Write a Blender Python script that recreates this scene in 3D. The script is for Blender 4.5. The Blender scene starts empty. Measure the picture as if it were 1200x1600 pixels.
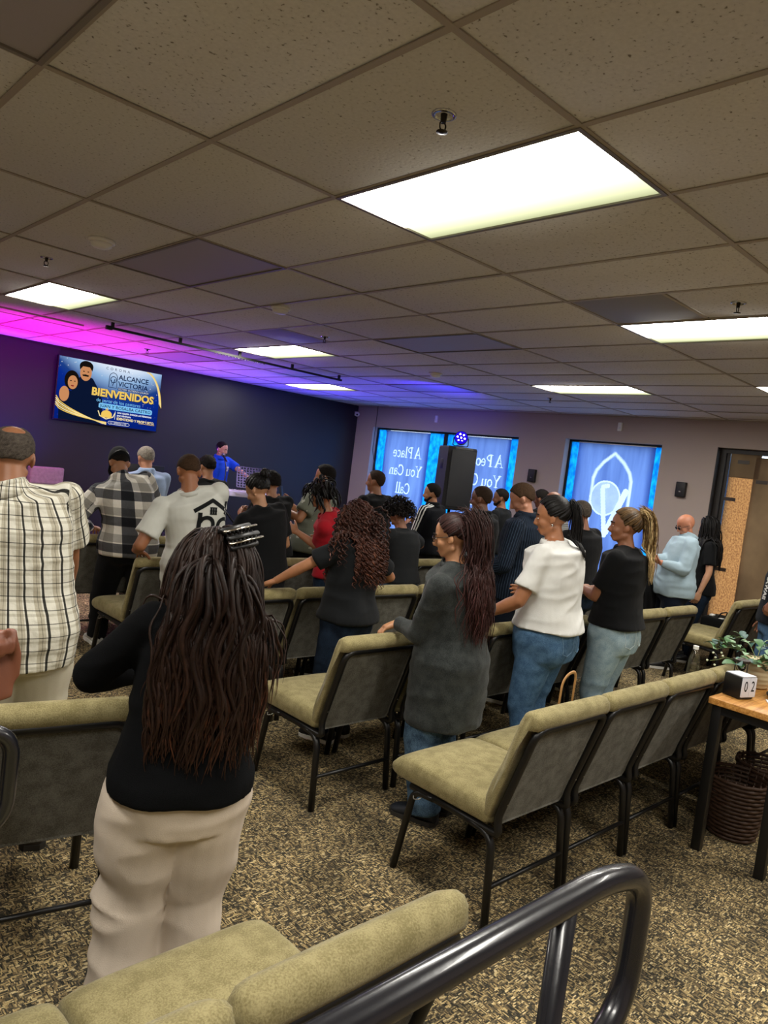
import bpy, bmesh, math, random
import numpy as np
from mathutils import Vector, Matrix
from mathutils.bvhtree import BVHTree
random.seed(7); rng = np.random.default_rng(7)
PI = math.pi
sc = bpy.context.scene
COL = sc.collection

# ------------------------------------------------------------------ camera
CEIL = 2.844
cam_d = bpy.data.cameras.new('camera'); cam_o = bpy.data.objects.new('camera', cam_d); COL.objects.link(cam_o)
YAW, PIT, ROL, FPX = math.radians(43.575), math.radians(-3.504), math.radians(7.224), 1132.0
fw = Vector((math.sin(YAW)*math.cos(PIT), math.cos(YAW)*math.cos(PIT), math.sin(PIT)))
rt0 = Vector((math.cos(YAW), -math.sin(YAW), 0)); up0 = rt0.cross(fw)
rt = rt0*math.cos(ROL)+up0*math.sin(ROL); up = -rt0*math.sin(ROL)+up0*math.cos(ROL)
M = Matrix((rt, up, -fw)).transposed().to_4x4(); M.translation = (0, 0, 1.7); cam_o.matrix_world = M
cam_d.sensor_fit = 'VERTICAL'; cam_d.sensor_height = 24; cam_d.lens = FPX*24/1600; cam_d.clip_start = .05
sc.camera = cam_o
# ------------------------------------------------------------------ world, exposure
sc.view_settings.view_transform = 'Standard'; sc.view_settings.look = 'None'
sc.view_settings.gamma = 1; sc.view_settings.use_curve_mapping = False; sc.view_settings.exposure = 0.0
w = bpy.data.worlds.new('sky'); sc.world = w; w.use_nodes = True
bg = w.node_tree.nodes['Background']; bg.inputs[0].default_value = (.62, .8, 1, 1); bg.inputs[1].default_value = 5.2

# ------------------------------------------------------------------ stage lamps (bodies of the lamps are built with the stage things)
def spot(name, loc, target, color, power, angle, blend=.6, radius=.06):
    l = bpy.data.lights.new(name, 'SPOT'); l.color = color; l.energy = power; l.spot_size = math.radians(angle); l.spot_blend = blend
    l.shadow_soft_size = radius
    o = bpy.data.objects.new(name, l); COL.objects.link(o); o.location = loc
    o.rotation_euler = (Vector(target)-Vector(loc)).to_track_quat('-Z', 'Y').to_euler()
    return o
spot('stage_uplight_magenta', (2.6, 9.3, .75), (3.0, 9.75, 2.84), (1, .0, .85), 420, 105, .9)
spot('stage_uplight_blue', (2.7, 10.6, .6), (3.3, 10.75, 2.84), (.05, .06, 1), 300, 100, .9)
spot('stage_uplight_violet', (5.3, 10.2, .9), (5.3, 9.6, 2.84), (.32, .1, 1), 200, 125, .9)
spot('stage_uplight_indigo', (7.3, 10.3, .9), (7.0, 9.3, 2.84), (.09, .06, 1), 240, 120, .9)
spot('speaker_par_beam', (6.75, 6.05, 2.19), (7.3, 7.3, 2.75), (.06, .03, 1), 140, 95, .9, .04)
spot('stage_front_wash_pink', (2.75, 8.3, 2.7), (3.4, 10.2, .5), (1, .25, .75), 110, 70, .8)
spot('stage_front_wash_blue', (5.2, 7.7, 2.7), (5.6, 9.8, 1.3), (.5, .35, 1), 90, 60, .8)

spot('track_pink_wash', (3.4, 7.64, 2.74), (2.1, 6.6, 0), (1, .45, .75), 70, 60, .8)
# ------------------------------------------------------------------ materials
MATS = {}
def new_mat(name):
    m = bpy.data.materials.new(name); m.use_nodes = True
    nt = m.node_tree; return m, nt, nt.nodes['Principled BSDF'], nt.links
def N(nt, t, **k):
    n = nt.nodes.new(t)
    for a, b in k.items():
        if a in n.inputs.keys() if hasattr(n.inputs, 'keys') else False: n.inputs[a].default_value = b
        else: setattr(n, a, b)
    return n
def hexc(c):
    if isinstance(c, str):
        v = [int(c[i:i+2], 16)/255 for i in (0, 2, 4)]
        return tuple(x/12.92 if x <= .04045 else ((x+.055)/1.055)**2.4 for x in v)
    return c
def mat(name, color, rough=.6, metal=0, bump=0, bscale=200, var=0, vscale=8, spec=None, sheen=0, emis=None, estr=0, sss=0, coords='Object', coat=0):
    if name in MATS: return MATS[name]
    m, nt, b, L = new_mat(name); color = hexc(color)
    b.inputs['Base Color'].default_value = (*color, 1); b.inputs['Roughness'].default_value = rough; b.inputs['Metallic'].default_value = metal
    if spec is not None: b.inputs['Specular IOR Level'].default_value = spec
    if sheen: b.inputs['Sheen Weight'].default_value = sheen
    if coat: b.inputs['Coat Weight'].default_value = coat
    if sss: b.inputs['Subsurface Weight'].default_value = sss; b.inputs['Subsurface Scale'].default_value = .01; b.inputs['Subsurface Radius'].default_value = (1, .35, .2)
    if emis is not None: b.inputs['Emission Color'].default_value = (*hexc(emis), 1); b.inputs['Emission Strength'].default_value = estr
    tc = N(nt, 'ShaderNodeTexCoord')
    if var:
        n = N(nt, 'ShaderNodeTexNoise'); n.inputs['Scale'].default_value = vscale; n.inputs['Detail'].default_value = 4
        L.new(tc.outputs[coords], n.inputs['Vector'])
        r = N(nt, 'ShaderNodeMapRange'); r.inputs['From Min'].default_value = .3; r.inputs['From Max'].default_value = .7
        r.inputs['To Min'].default_value = 1-var; r.inputs['To Max'].default_value = 1+var
        L.new(n.outputs['Fac'], r.inputs['Value'])
        mx = N(nt, 'ShaderNodeVectorMath', operation='SCALE'); mx.inputs[0].default_value = color
        L.new(r.outputs[0], mx.inputs['Scale']); L.new(mx.outputs[0], b.inputs['Base Color'])
    if bump:
        n = N(nt, 'ShaderNodeTexNoise'); n.inputs['Scale'].default_value = bscale; n.inputs['Detail'].default_value = 3
        L.new(tc.outputs[coords], n.inputs['Vector'])
        bp = N(nt, 'ShaderNodeBump'); bp.inputs['Strength'].default_value = bump; bp.inputs['Distance'].default_value = .004
        L.new(n.outputs['Fac'], bp.inputs['Height']); L.new(bp.outputs[0], b.inputs['Normal'])
    MATS[name] = m
    return m
def ramp(nt, stops, interp='LINEAR'):
    r = nt.nodes.new('ShaderNodeValToRGB'); r.color_ramp.interpolation = interp
    e = r.color_ramp.elements
    while len(e) < len(stops): e.new(.5)
    for el, (p, c) in zip(e, stops): el.position = p; el.color = (*hexc(c), 1)
    return r

def mat_carpet():
    m, nt, b, L = new_mat('carpet'); b.inputs['Roughness'].default_value = .95; b.inputs['Specular IOR Level'].default_value = .1
    tc = N(nt, 'ShaderNodeTexCoord')
    def noise(sc_, seed):
        mp = N(nt, 'ShaderNodeMapping'); mp.inputs['Scale'].default_value = (sc_, sc_, 1); mp.inputs['Location'].default_value = (seed, seed*2, 0); L.new(tc.outputs['Object'], mp.inputs['Vector'])
        n = N(nt, 'ShaderNodeTexNoise'); n.inputs['Scale'].default_value = 1; n.inputs['Detail'].default_value = 3; L.new(mp.outputs[0], n.inputs['Vector']); return n.outputs['Fac']
    def cells(sx, sy, seed, axis):
        """random value per yarn tuft: rows of straight dashes, each row shifted on its own"""
        mp = N(nt, 'ShaderNodeMapping'); mp.inputs['Scale'].default_value = (sx, sy, 1); mp.inputs['Location'].default_value = (seed*10, seed*20, 0); L.new(tc.outputs['Object'], mp.inputs['Vector'])
        sp = N(nt, 'ShaderNodeSeparateXYZ'); L.new(mp.outputs[0], sp.inputs[0]); fl = N(nt, 'ShaderNodeMath', operation='FLOOR'); L.new(sp.outputs['Y' if axis == 'X' else 'X'], fl.inputs[0])
        w1 = N(nt, 'ShaderNodeTexWhiteNoise', noise_dimensions='1D'); L.new(fl.outputs[0], w1.inputs['W']); ad = N(nt, 'ShaderNodeMath', operation='ADD'); L.new(sp.outputs[axis], ad.inputs[0]); L.new(w1.outputs['Value'], ad.inputs[1])
        fa = N(nt, 'ShaderNodeMath', operation='FLOOR'); L.new(ad.outputs[0], fa.inputs[0]); cb = N(nt, 'ShaderNodeCombineXYZ'); L.new(fa.outputs[0], cb.inputs[0]); L.new(fl.outputs[0], cb.inputs[1]); cb.inputs[2].default_value = seed
        w2 = N(nt, 'ShaderNodeTexWhiteNoise', noise_dimensions='3D'); L.new(cb.outputs[0], w2.inputs['Vector']); return w2.outputs['Value']
    a = cells(62, 240, 3, 'X'); c = cells(240, 62, 9, 'Y'); mid = cells(80, 80, 5, 'X'); big = noise(3.2, 5); fine = noise(330, 8)
    r1 = ramp(nt, [(.0, '35342d'), (.4, '5f5747'), (.62, '8f7d5b'), (.84, 'c9b07c'), (1, 'ead5a4')]); L.new(a, r1.inputs[0])
    r2 = ramp(nt, [(.0, '2f2f2a'), (.4, '524c3f'), (.65, '826f50'), (.9, 'bca474'), (1, 'dcc48c')]); L.new(c, r2.inputs[0])
    mx = N(nt, 'ShaderNodeMix', data_type='RGBA'); L.new(r1.outputs[0], mx.inputs[6]); L.new(r2.outputs[0], mx.inputs[7])
    st = N(nt, 'ShaderNodeMath', operation='GREATER_THAN'); st.inputs[1].default_value = .5; L.new(mid, st.inputs[0]); L.new(st.outputs[0], mx.inputs[0])
    rb = ramp(nt, [(.35, (.50, .51, .54)), (.62, (1, 1, 1))]); L.new(big, rb.inputs[0])
    mu = N(nt, 'ShaderNodeMix', data_type='RGBA', blend_type='MULTIPLY'); mu.inputs[0].default_value = 1; L.new(mx.outputs[2], mu.inputs[6]); L.new(rb.outputs[0], mu.inputs[7])
    rf = ramp(nt, [(.3, (.55, .55, .55)), (.7, (1.25, 1.25, 1.25))]); L.new(fine, rf.inputs[0]); mu2 = N(nt, 'ShaderNodeMix', data_type='RGBA', blend_type='MULTIPLY'); mu2.inputs[0].default_value = 1; L.new(mu.outputs[2], mu2.inputs[6]); L.new(rf.outputs[0], mu2.inputs[7]); L.new(mu2.outputs[2], b.inputs['Base Color'])
    bp = N(nt, 'ShaderNodeBump'); bp.inputs['Strength'].default_value = .5; bp.inputs['Distance'].default_value = .006
    L.new(a, bp.inputs['Height']); L.new(bp.outputs[0], b.inputs['Normal'])
    return m
def mat_tile():
    m, nt, b, L = new_mat('ceiling_tile'); b.inputs['Roughness'].default_value = .95
    tc = N(nt, 'ShaderNodeTexCoord')
    oi = N(nt, 'ShaderNodeObjectInfo')
    ad = N(nt, 'ShaderNodeVectorMath', operation='ADD'); L.new(tc.outputs['Object'], ad.inputs[0])
    sc_ = N(nt, 'ShaderNodeVectorMath', operation='SCALE'); sc_.inputs[0].default_value = (7, 5, 3); L.new(oi.outputs['Random'], sc_.inputs['Scale']); L.new(sc_.outputs[0], ad.inputs[1])
    n = N(nt, 'ShaderNodeTexNoise'); n.inputs['Scale'].default_value = 75; n.inputs['Detail'].default_value = 2.5; L.new(ad.outputs[0], n.inputs['Vector'])
    r = ramp(nt, [(.27, '7c7468'), (.36, 'd2cfcb'), (.7, 'dbd8d4')]); L.new(n.outputs['Fac'], r.inputs[0])
    v = N(nt, 'ShaderNodeMapRange'); v.inputs['To Min'].default_value = .93; v.inputs['To Max'].default_value = 1.07; L.new(oi.outputs['Random'], v.inputs['Value'])
    mu = N(nt, 'ShaderNodeVectorMath', operation='SCALE'); L.new(r.outputs[0], mu.inputs[0]); L.new(v.outputs[0], mu.inputs['Scale']); L.new(mu.outputs[0], b.inputs['Base Color'])
    bp = N(nt, 'ShaderNodeBump'); bp.inputs['Strength'].default_value = .35; bp.inputs['Distance'].default_value = .003
    L.new(n.outputs['Fac'], bp.inputs['Height']); L.new(bp.outputs[0], b.inputs['Normal'])
    return m
def mat_translucent(name, c1, c2, scale=(6, 6, 6), diff=.3, noise=3, stretch=None):
    m, nt, b, L = new_mat(name); out = nt.nodes['Material Output']
    tc = N(nt, 'ShaderNodeTexCoord'); mp = N(nt, 'ShaderNodeMapping'); mp.inputs['Scale'].default_value = scale; L.new(tc.outputs['Object'], mp.inputs['Vector'])
    n = N(nt, 'ShaderNodeTexNoise'); n.inputs['Scale'].default_value = 1; n.inputs['Detail'].default_value = noise; L.new(mp.outputs[0], n.inputs['Vector'])
    r = ramp(nt, [(.35, c1), (.68, c2)]); L.new(n.outputs['Fac'], r.inputs[0])
    t = N(nt, 'ShaderNodeBsdfTranslucent'); L.new(r.outputs[0], t.inputs['Color']); L.new(r.outputs[0], b.inputs['Base Color']); b.inputs['Roughness'].default_value = .7
    ms = N(nt, 'ShaderNodeMixShader'); ms.inputs[0].default_value = 1-diff
    L.new(b.outputs[0], ms.inputs[1]); L.new(t.outputs[0], ms.inputs[2]); L.new(ms.outputs[0], out.inputs['Surface'])
    return m
def mat_glass(name, color=(1, 1, 1), rough=.02):
    m, nt, b, L = new_mat(name); b.inputs['Base Color'].default_value = (*color, 1); b.inputs['Transmission Weight'].default_value = 1
    b.inputs['Roughness'].default_value = rough; b.inputs['IOR'].default_value = 1.45; return m
def mat_pane():
    m, nt, b, L = new_mat('window_glass'); out = nt.nodes['Material Output']
    t = N(nt, 'ShaderNodeBsdfTransparent'); g = N(nt, 'ShaderNodeBsdfGlossy'); g.inputs['Roughness'].default_value = .02
    ms = N(nt, 'ShaderNodeMixShader'); ms.inputs[0].default_value = .06; L.new(t.outputs[0], ms.inputs[1]); L.new(g.outputs[0], ms.inputs[2]); L.new(ms.outputs[0], out.inputs['Surface'])
    return m
def mat_emit(name, color, s):
    m, nt, b, L = new_mat(name); out = nt.nodes['Material Output']
    e = N(nt, 'ShaderNodeEmission'); e.inputs[0].default_value = (*hexc(color), 1); e.inputs[1].default_value = s; L.new(e.outputs[0], out.inputs['Surface']); return m
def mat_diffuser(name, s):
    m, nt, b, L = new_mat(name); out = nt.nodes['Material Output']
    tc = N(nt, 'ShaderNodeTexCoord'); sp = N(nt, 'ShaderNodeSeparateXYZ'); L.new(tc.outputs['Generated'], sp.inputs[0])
    r = ramp(nt, [(0, (1, .96, .885)), (.62, (1, .96, .885)), (.72, (.05, .051, .033)), (1, (.019, .02, .011))])  # dim far edge: the prism's view-angle falloff painted into the emission colour
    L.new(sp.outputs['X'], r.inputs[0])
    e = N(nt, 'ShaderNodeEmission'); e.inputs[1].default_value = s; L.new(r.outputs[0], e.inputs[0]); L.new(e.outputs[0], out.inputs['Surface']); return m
def mat_fabric(name, c1, c2, scale=260, sheen=.1):
    m, nt, b, L = new_mat(name); b.inputs['Roughness'].default_value = .9; b.inputs['Specular IOR Level'].default_value = .15; b.inputs['Sheen Weight'].default_value = sheen
    tc = N(nt, 'ShaderNodeTexCoord'); n = N(nt, 'ShaderNodeTexNoise'); n.inputs['Scale'].default_value = scale; n.inputs['Detail'].default_value = 3
    n2 = N(nt, 'ShaderNodeTexNoise'); n2.inputs['Scale'].default_value = 22; n2.inputs['Detail'].default_value = 4
    L.new(tc.outputs['Object'], n.inputs['Vector']); L.new(tc.outputs['Object'], n2.inputs['Vector'])
    av = N(nt, 'ShaderNodeMath', operation='MULTIPLY_ADD'); av.inputs[1].default_value = .55; L.new(n.outputs['Fac'], av.inputs[0])
    h = N(nt, 'ShaderNodeMath', operation='MULTIPLY'); h.inputs[1].default_value = .45; L.new(n2.outputs['Fac'], h.inputs[0]); L.new(h.outputs[0], av.inputs[2])
    r = ramp(nt, [(.4, c1), (.6, c2)]); L.new(av.outputs[0], r.inputs[0]); L.new(r.outputs[0], b.inputs['Base Color'])
    bp = N(nt, 'ShaderNodeBump'); bp.inputs['Strength'].default_value = .4; bp.inputs['Distance'].default_value = .002; L.new(n.outputs['Fac'], bp.inputs['Height']); L.new(bp.outputs[0], b.inputs['Normal'])
    return m
def mat_wood(name, c1, c2):
    m, nt, b, L = new_mat(name); b.inputs['Roughness'].default_value = .45
    tc = N(nt, 'ShaderNodeTexCoord'); mp = N(nt, 'ShaderNodeMapping'); mp.inputs['Scale'].default_value = (2, 30, 30); L.new(tc.outputs['Object'], mp.inputs['Vector'])
    n = N(nt, 'ShaderNodeTexNoise'); n.inputs['Scale'].default_value = 2.2; n.inputs['Detail'].default_value = 5; n.inputs['Distortion'].default_value = 1.2; L.new(mp.outputs[0], n.inputs['Vector'])
    r = ramp(nt, [(.35, c1), (.65, c2)]); L.new(n.outputs['Fac'], r.inputs[0]); L.new(r.outputs[0], b.inputs['Base Color']); return m

M_CARPET = mat_carpet(); M_TILE = mat_tile()
M_TBAR = mat('ceiling_grid_paint', 'a89d8e', .6)
M_WALL = mat('taupe_wall_paint', 'b3a49c', .85, bump=.15, bscale=60)
M_DARKWALL = mat('charcoal_wall_paint', '25252b', .42, bump=.2, bscale=90, spec=.45)
M_BASE = mat('rubber_baseboard', '1d1b1a', .6)
M_BLACKMETAL = mat('black_powder_coated_steel', '0d0d0e', .38, spec=.5)
M_CHAIRFAB = mat_fabric('olive_chair_fabric', '7c724d', '9d9269')
M_PANELFAB = mat_fabric('olive_back_panel_fabric', '55534a', '74726a', sheen=.03)
M_SCREW = mat('bright_screw', 'b9b9b4', .3, 1)
M_WFRAME = mat('black_window_frame', '101114', .5)
M_BLUE = mat_translucent('blue_window_film', '0660b8', '159fe6', (2.5, 14, 9), .12, 6)
M_BANNER = mat_translucent('banner_vinyl', '566ca2', '6d86bb', (1, 7, .9), .3, 3)
M_BANTEXT = mat_translucent('banner_print_white', 'c8d4ea', 'd6dff0', (3, 3, 3), .35)
M_BANGREY = mat_translucent('banner_print_grey', '98a6c4', 'aab6d0', (5, 5, 5), .35)
M_PANE = mat_pane()
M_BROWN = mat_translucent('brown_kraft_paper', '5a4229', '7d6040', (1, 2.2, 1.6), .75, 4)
M_ORANGE = mat_translucent('backlight_tinted_kraft_paper', '80502c', 'bb7f48', (45, 60, 42), .3, 5)  # same kraft paper, daylight from behind put into a lighter orange colour
M_WHITEPL = mat('white_plastic', 'f0eee8', .45)
M_CHROME = mat('chrome', 'c8c8c8', .18, 1)
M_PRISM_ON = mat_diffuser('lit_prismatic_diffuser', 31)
M_PRISM_OFF = mat('unlit_prismatic_diffuser', 'aaa3a8', .55, bump=.3, bscale=400)
M_DARKVENT = mat('grey_vent_panel', '8e8b88', .6, bump=.3, bscale=300)
M_RAIL = mat('dark_bronze_rail_paint', '191a20', .27, .0, spec=.7, coat=.35, bump=.12, bscale=30)
M_BLACKPL = mat('black_plastic', '0b0b0d', .45)
M_STAGE = mat('dark_stage_carpet', '241f2a', .95, bump=.4, bscale=300)

# ------------------------------------------------------------------ mesh helpers
class G:
    """collects closed shells"""
    def __init__(s): s.v = []; s.f = []; s.n = 0; s.attr = []
    def add(s, v, f, a=None):
        v = np.asarray(v, float); s.v.append(v); s.f += [tuple(int(i)+s.n for i in q) for q in f]; s.n += len(v)
        s.attr.append(np.zeros(len(v)) if a is None else np.asarray(a, float)); return s
    def mesh(s, name='mesh', smooth=True):
        me = bpy.data.meshes.new(name); me.from_pydata(np.concatenate(s.v).tolist(), [], s.f); me.update()
        if smooth: me.shade_smooth()
        return me
def unit(v): v = np.asarray(v, float); n = np.linalg.norm(v); return v/n if n > 1e-9 else v
def loft(g, rings, cap=True):
    """rings: list of (n,3) arrays"""
    n = len(rings[0]); V = np.concatenate(rings); F = []
    for k in range(len(rings)-1):
        a, b = k*n, (k+1)*n
        for i in range(n):
            j = (i+1) % n; F.append((a+i, a+j, b+j, b+i))
    if cap:
        c0, c1 = len(V), len(V)+1
        V = np.concatenate([V, [rings[0].mean(0)], [rings[-1].mean(0)]])
        e = (len(rings)-1)*n
        for i in range(n):
            j = (i+1) % n; F.append((c0, j, i)); F.append((c1, e+i, e+j))
    g.add(V, F); return g
def sup(n, a, b, ex=2.0):
    t = np.arange(n)*2*PI/n; c, s = np.cos(t), np.sin(t)
    return np.stack([a*np.sign(c)*np.abs(c)**(2/ex), b*np.sign(s)*np.abs(s)**(2/ex)], 1)
def ring(c, X, Y, a, b, ex=2.0, n=20):
    p = sup(n, a, b, ex); return np.asarray(c)+p[:, :1]*np.asarray(X)+p[:, 1:]*np.asarray(Y)
def frame(d, ref=(0, 0, 1)):
    d = unit(d); r = np.asarray(ref, float)
    if abs(d@r) > .95: r = np.array([0, 1., 0])
    x = unit(np.cross(r, d)); y = np.cross(d, x); return x, y
def tube(g, p0, p1, r0, r1, n=12, round0=False, round1=False, flat=1.0, ref=(0, 0, 1), mid=None):
    p0, p1 = np.asarray(p0, float), np.asarray(p1, float); d = unit(p1-p0); x, y = frame(d, ref); R = []
    if round0:
        for t in (80, 55, 28): R.append(ring(p0-d*r0*math.sin(math.radians(t)), x, y, r0*math.cos(math.radians(t)), r0*flat*math.cos(math.radians(t)), n=n))
    R.append(ring(p0, x, y, r0, r0*flat, n=n))
    if mid:
        for t, rm in mid: R.append(ring(p0+(p1-p0)*t, x, y, rm, rm*flat, n=n))
    R.append(ring(p1, x, y, r1, r1*flat, n=n))
    if round1:
        for t in (28, 55, 80): R.append(ring(p1+d*r1*math.sin(math.radians(t)), x, y, r1*math.cos(math.radians(t)), r1*flat*math.cos(math.radians(t)), n=n))
    return loft(g, R)
def caps(g, p0, p1, r0, r1, **k): return tube(g, p0, p1, r0, r1, round0=True, round1=True, **k)
def ell(g, c, r, R=None, n=16, m=10):
    c = np.asarray(c, float); R = np.eye(3) if R is None else R; rings = []
    for k in range(1, m):
        th = PI*k/m; p = sup(n, math.sin(th), math.sin(th)); q = np.column_stack([p*np.array(r)[:2], np.full(n, -math.cos(th)*r[2])]); rings.append(c+q@R.T)
    loft(g, rings); g.v[-1][-2] = c+R@np.array([0, 0, -r[2]]); g.v[-1][-1] = c+R@np.array([0, 0, r[2]]); return g
def fillet(pts, rad, seg=6):
    pts = [np.asarray(p, float) for p in pts]; out = [pts[0]]
    for i in range(1, len(pts)-1):
        r = rad[i] if isinstance(rad, (list, tuple)) else rad
        a, b, c = pts[i-1], pts[i], pts[i+1]; u, v = unit(a-b), unit(c-b); L = min(r, np.linalg.norm(a-b)*.48, np.linalg.norm(c-b)*.48)
        for k in range(seg+1):
            t = k/seg; out.append((1-t)**2*(b+u*L)+2*t*(1-t)*b+t*t*(b+v*L))
    out.append(pts[-1]); return out
def pipe(g, pts, r, n=10, flat=1, ref=(0, 0, 1), taper=None):
    pts = [np.asarray(p, float) for p in pts]; R = []
    t0 = unit(pts[1]-pts[0]); x, y = frame(t0, ref)
    for i, p in enumerate(pts):
        t = unit(pts[min(i+1, len(pts)-1)]-pts[max(i-1, 0)]); x = unit(x-t*(x@t)); y = np.cross(t, x)
        rr = r if taper is None else r*taper[i]
        R.append(ring(p, x, y, rr, rr*flat, n=n))
    return loft(g, R)
def box(g, lo, hi):
    lo, hi = np.array(lo, float), np.array(hi, float)
    v = [[(lo, hi)[i][0], (lo, hi)[j][1], (lo, hi)[k][2]] for i in (0, 1) for j in (0, 1) for k in (0, 1)]
    g.add(v, [(0, 1, 3, 2), (4, 6, 7, 5), (0, 4, 5, 1), (2, 3, 7, 6), (0, 2, 6, 4), (1, 5, 7, 3)]); return g
def bevel_mesh(me, off=.004, seg=2):
    bm = bmesh.new(); bm.from_mesh(me); bmesh.ops.bevel(bm, geom=bm.edges[:], offset=off, segments=seg, affect='EDGES', profile=.6); bm.to_mesh(me); bm.free(); me.shade_smooth()
    return me
def link(name, me, m=None, parent=None, loc=(0, 0, 0), rotz=0):
    o = bpy.data.objects.new(name, me); COL.objects.link(o); o.location = loc; o.rotation_euler = (0, 0, rotz)
    if m is not None:
        if len(me.materials) == 0: me.materials.append(m)
    if parent is not None: o.parent = parent
    return o
def bobj(name, lo, hi, m, parent=None, bev=0, loc=(0, 0, 0), seg=2, rotz=0):
    me = box(G(), lo, hi).mesh(name, smooth=False)
    if bev: bevel_mesh(me, bev, seg)
    return link(name, me, m, parent, loc, rotz)
def empty(name, loc=(0, 0, 0), rotz=0):
    o = bpy.data.objects.new(name, None); o.empty_display_size = .1; COL.objects.link(o); o.location = loc; o.rotation_euler = (0, 0, rotz); return o
def tag(o, label, cat, group=None, kind=None):
    if label: o['label'] = label
    if cat: o['category'] = cat
    if group: o['group'] = group
    if kind: o['kind'] = kind
    return o
def struct(o): o['kind'] = 'structure'; return o
def copy_tree(o, parent=None):
    c = o.copy(); COL.objects.link(c); c.parent = parent
    if parent is not None: c.matrix_parent_inverse = o.matrix_parent_inverse
    for ch in list(o.children): copy_tree(ch, c)
    return c

# ------------------------------------------------------------------ room shell
X0, X1, Y0, Y1 = -3.1, 9.42, -3.2, 11.0
floor = struct(bobj('floor', (X0, Y0, -.1), (X1+.3, Y1, 0), M_CARPET))
struct(bobj('wall_front', (X0, Y1, 0), (X1+.3, Y1+.12, CEIL+.2), M_DARKWALL))
struct(bobj('wall_left', (X0-.12, Y0, 0), (X0, Y1, CEIL+.2), M_WALL))
struct(bobj('wall_back', (X0, Y0-.12, 0), (X1+.3, Y0, CEIL+.2), M_WALL))
# window wall with openings: (ylo, yhi, zlo, zhi)
OPEN = [(7.03, 10.5, .35, 2.45), (4.65, 6.17, .35, 2.475), (1.75, 3.91, 0, 2.49)]
g = G(); ys = sorted({Y0, Y1} | {a for o in OPEN for a in o[:2]})
for a, b in zip(ys[:-1], ys[1:]):
    op = [o for o in OPEN if o[0] <= a and o[1] >= b]
    if op:
        o = op[0]
        if o[2] > 0: box(g, (X1, a, 0), (X1+.22, b, o[2]))
        box(g, (X1, a, o[3]), (X1+.22, b, CEIL+.2))
    else: box(g, (X1, a, 0), (X1+.22, b, CEIL+.2))
struct(link('wall_right', g.mesh('wall_right', False), M_WALL))
struct(bobj('baseboard_front', (X0, Y1-.012, 0), (X1, Y1, .1), M_BASE))
for a, b in ((3.91, 7.0), (7.0, 11.0), (Y0, 1.75)):
    struct(bobj('baseboard_right', (X1-.012, a, 0), (X1, b, .1), M_BASE))
# ceiling: plenum plane, tiles, grid bars
ceil = struct(bobj('ceiling', (X0, Y0, CEIL+.09), (X1+.2, Y1, CEIL+.14), mat('plenum', '4a463f', .9)))
GX, GY = 1.951, 2.604
cell_light = {(0, -1): 1, (0, 3): 1, (4, 3): 1, (8, 5): 1, (4, -1): 1, (8, 1): 1, (0, 1): 0, (4, 1): 0, (-3, -1): 0, (-4, -1): 1, (0, -3): 1, (4, -3): 1, (-4, -3): 1, (8, -1): 1, (-4, 3): 1, (8, 3): 0, (-4, 1): 0, (4, 5): 0}
bm_ = box(G(), (.006, .006, 0), (.604, 1.214, .014)).mesh('ceiling_tile', False); bevel_mesh(bm_, .004, 2); bm_.materials.append(M_TILE)
bm2_ = box(G(), (.006, .006, 0), (.604, .604, .014)).mesh('ceiling_tile', False); bevel_mesh(bm2_, .004, 2); bm2_.materials.append(M_TILE)
i0, i1 = math.floor((X0-GX)/.61), math.ceil((X1-GX)/.61); j0, j1 = math.floor((Y0-GY)/1.22), math.ceil((Y1-GY)/1.22)
vents = {(3, -1): (0, M_DARKVENT), (3, 2): (1, M_DARKVENT)}
for i in range(i0, i1):
    for j in range(j0, j1):
        if (i, j) in cell_light: continue
        x, y = GX+i*.61, GY+j*1.22
        if (i, j) in vents:
            half, m_ = vents[(i, j)]
            t = link('ceiling_tile', bm2_, None, ceil, (x, y, CEIL-.002))
            v = empty('ceiling_vent', (x, y+.61, CEIL-.004))
            tag(v, 'grey square vent panel beside the lit panel at the right edge' if half == 0 else 'grey square vent panel in ceiling beside the long thin light track', 'vent')
            bobj('vent_frame', (.004, .004, 0), (.606, .606, .01), M_TBAR, v, .003)
            bobj('perforated_plate', (.02, .02, -.001), (.59, .59, .004), m_, v, .002)
            continue
        o = link('ceiling_tile', bm_, None, ceil, (x, y, CEIL-.002+random.uniform(-.002, .001)))
tb = M_TBAR
for i in range(i0, i1+1):
    x = GX+i*.61
    if X0 < x < X1: bobj('grid_bar', (-.012, Y0, CEIL-.008), (.012, Y1, CEIL-.004), tb, ceil, loc=(x, 0, 0))
for j in range(j0, j1+1):
    y = GY+j*1.22
    if Y0 < y < Y1: bobj('grid_bar', (X0, -.012, CEIL-.0085), (X1, .012, CEIL-.0045), tb, ceil, loc=(0, y, 0))
struct(bobj('trim_ceiling', (X1-.025, Y0, CEIL-.022), (X1, Y1, CEIL-.004), tb)); struct(bobj('trim_ceiling', (X0, Y1-.025, CEIL-.022), (X1, Y1, CEIL-.004), mat('black_angle', '1a1a20', .6)))
LL = {(0, -1): 'large lit ceiling light panel nearest overhead, with yellowish edge', (0, 3): 'lit ceiling light panel at far left above the stage screen', (4, 3): 'lit ceiling light panel just behind the thin ceiling track',
      (8, 5): 'small lit ceiling light panel farthest away near the dark wall', (4, -1): 'lit ceiling light panel cut off by the right edge', (8, 1): 'lit ceiling light panel above the logo banner window',
      (0, 1): 'unlit grey ceiling light panel beside the smoke detector', (4, 1): 'unlit ceiling light panel tinted violet by the stage lights', (-3, -1): 'unlit ceiling light panel at the top left corner',
      (8, 3): 'unlit ceiling light panel far off above the speaker', (4, 5): 'unlit ceiling light panel beyond the thin track'}
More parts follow.
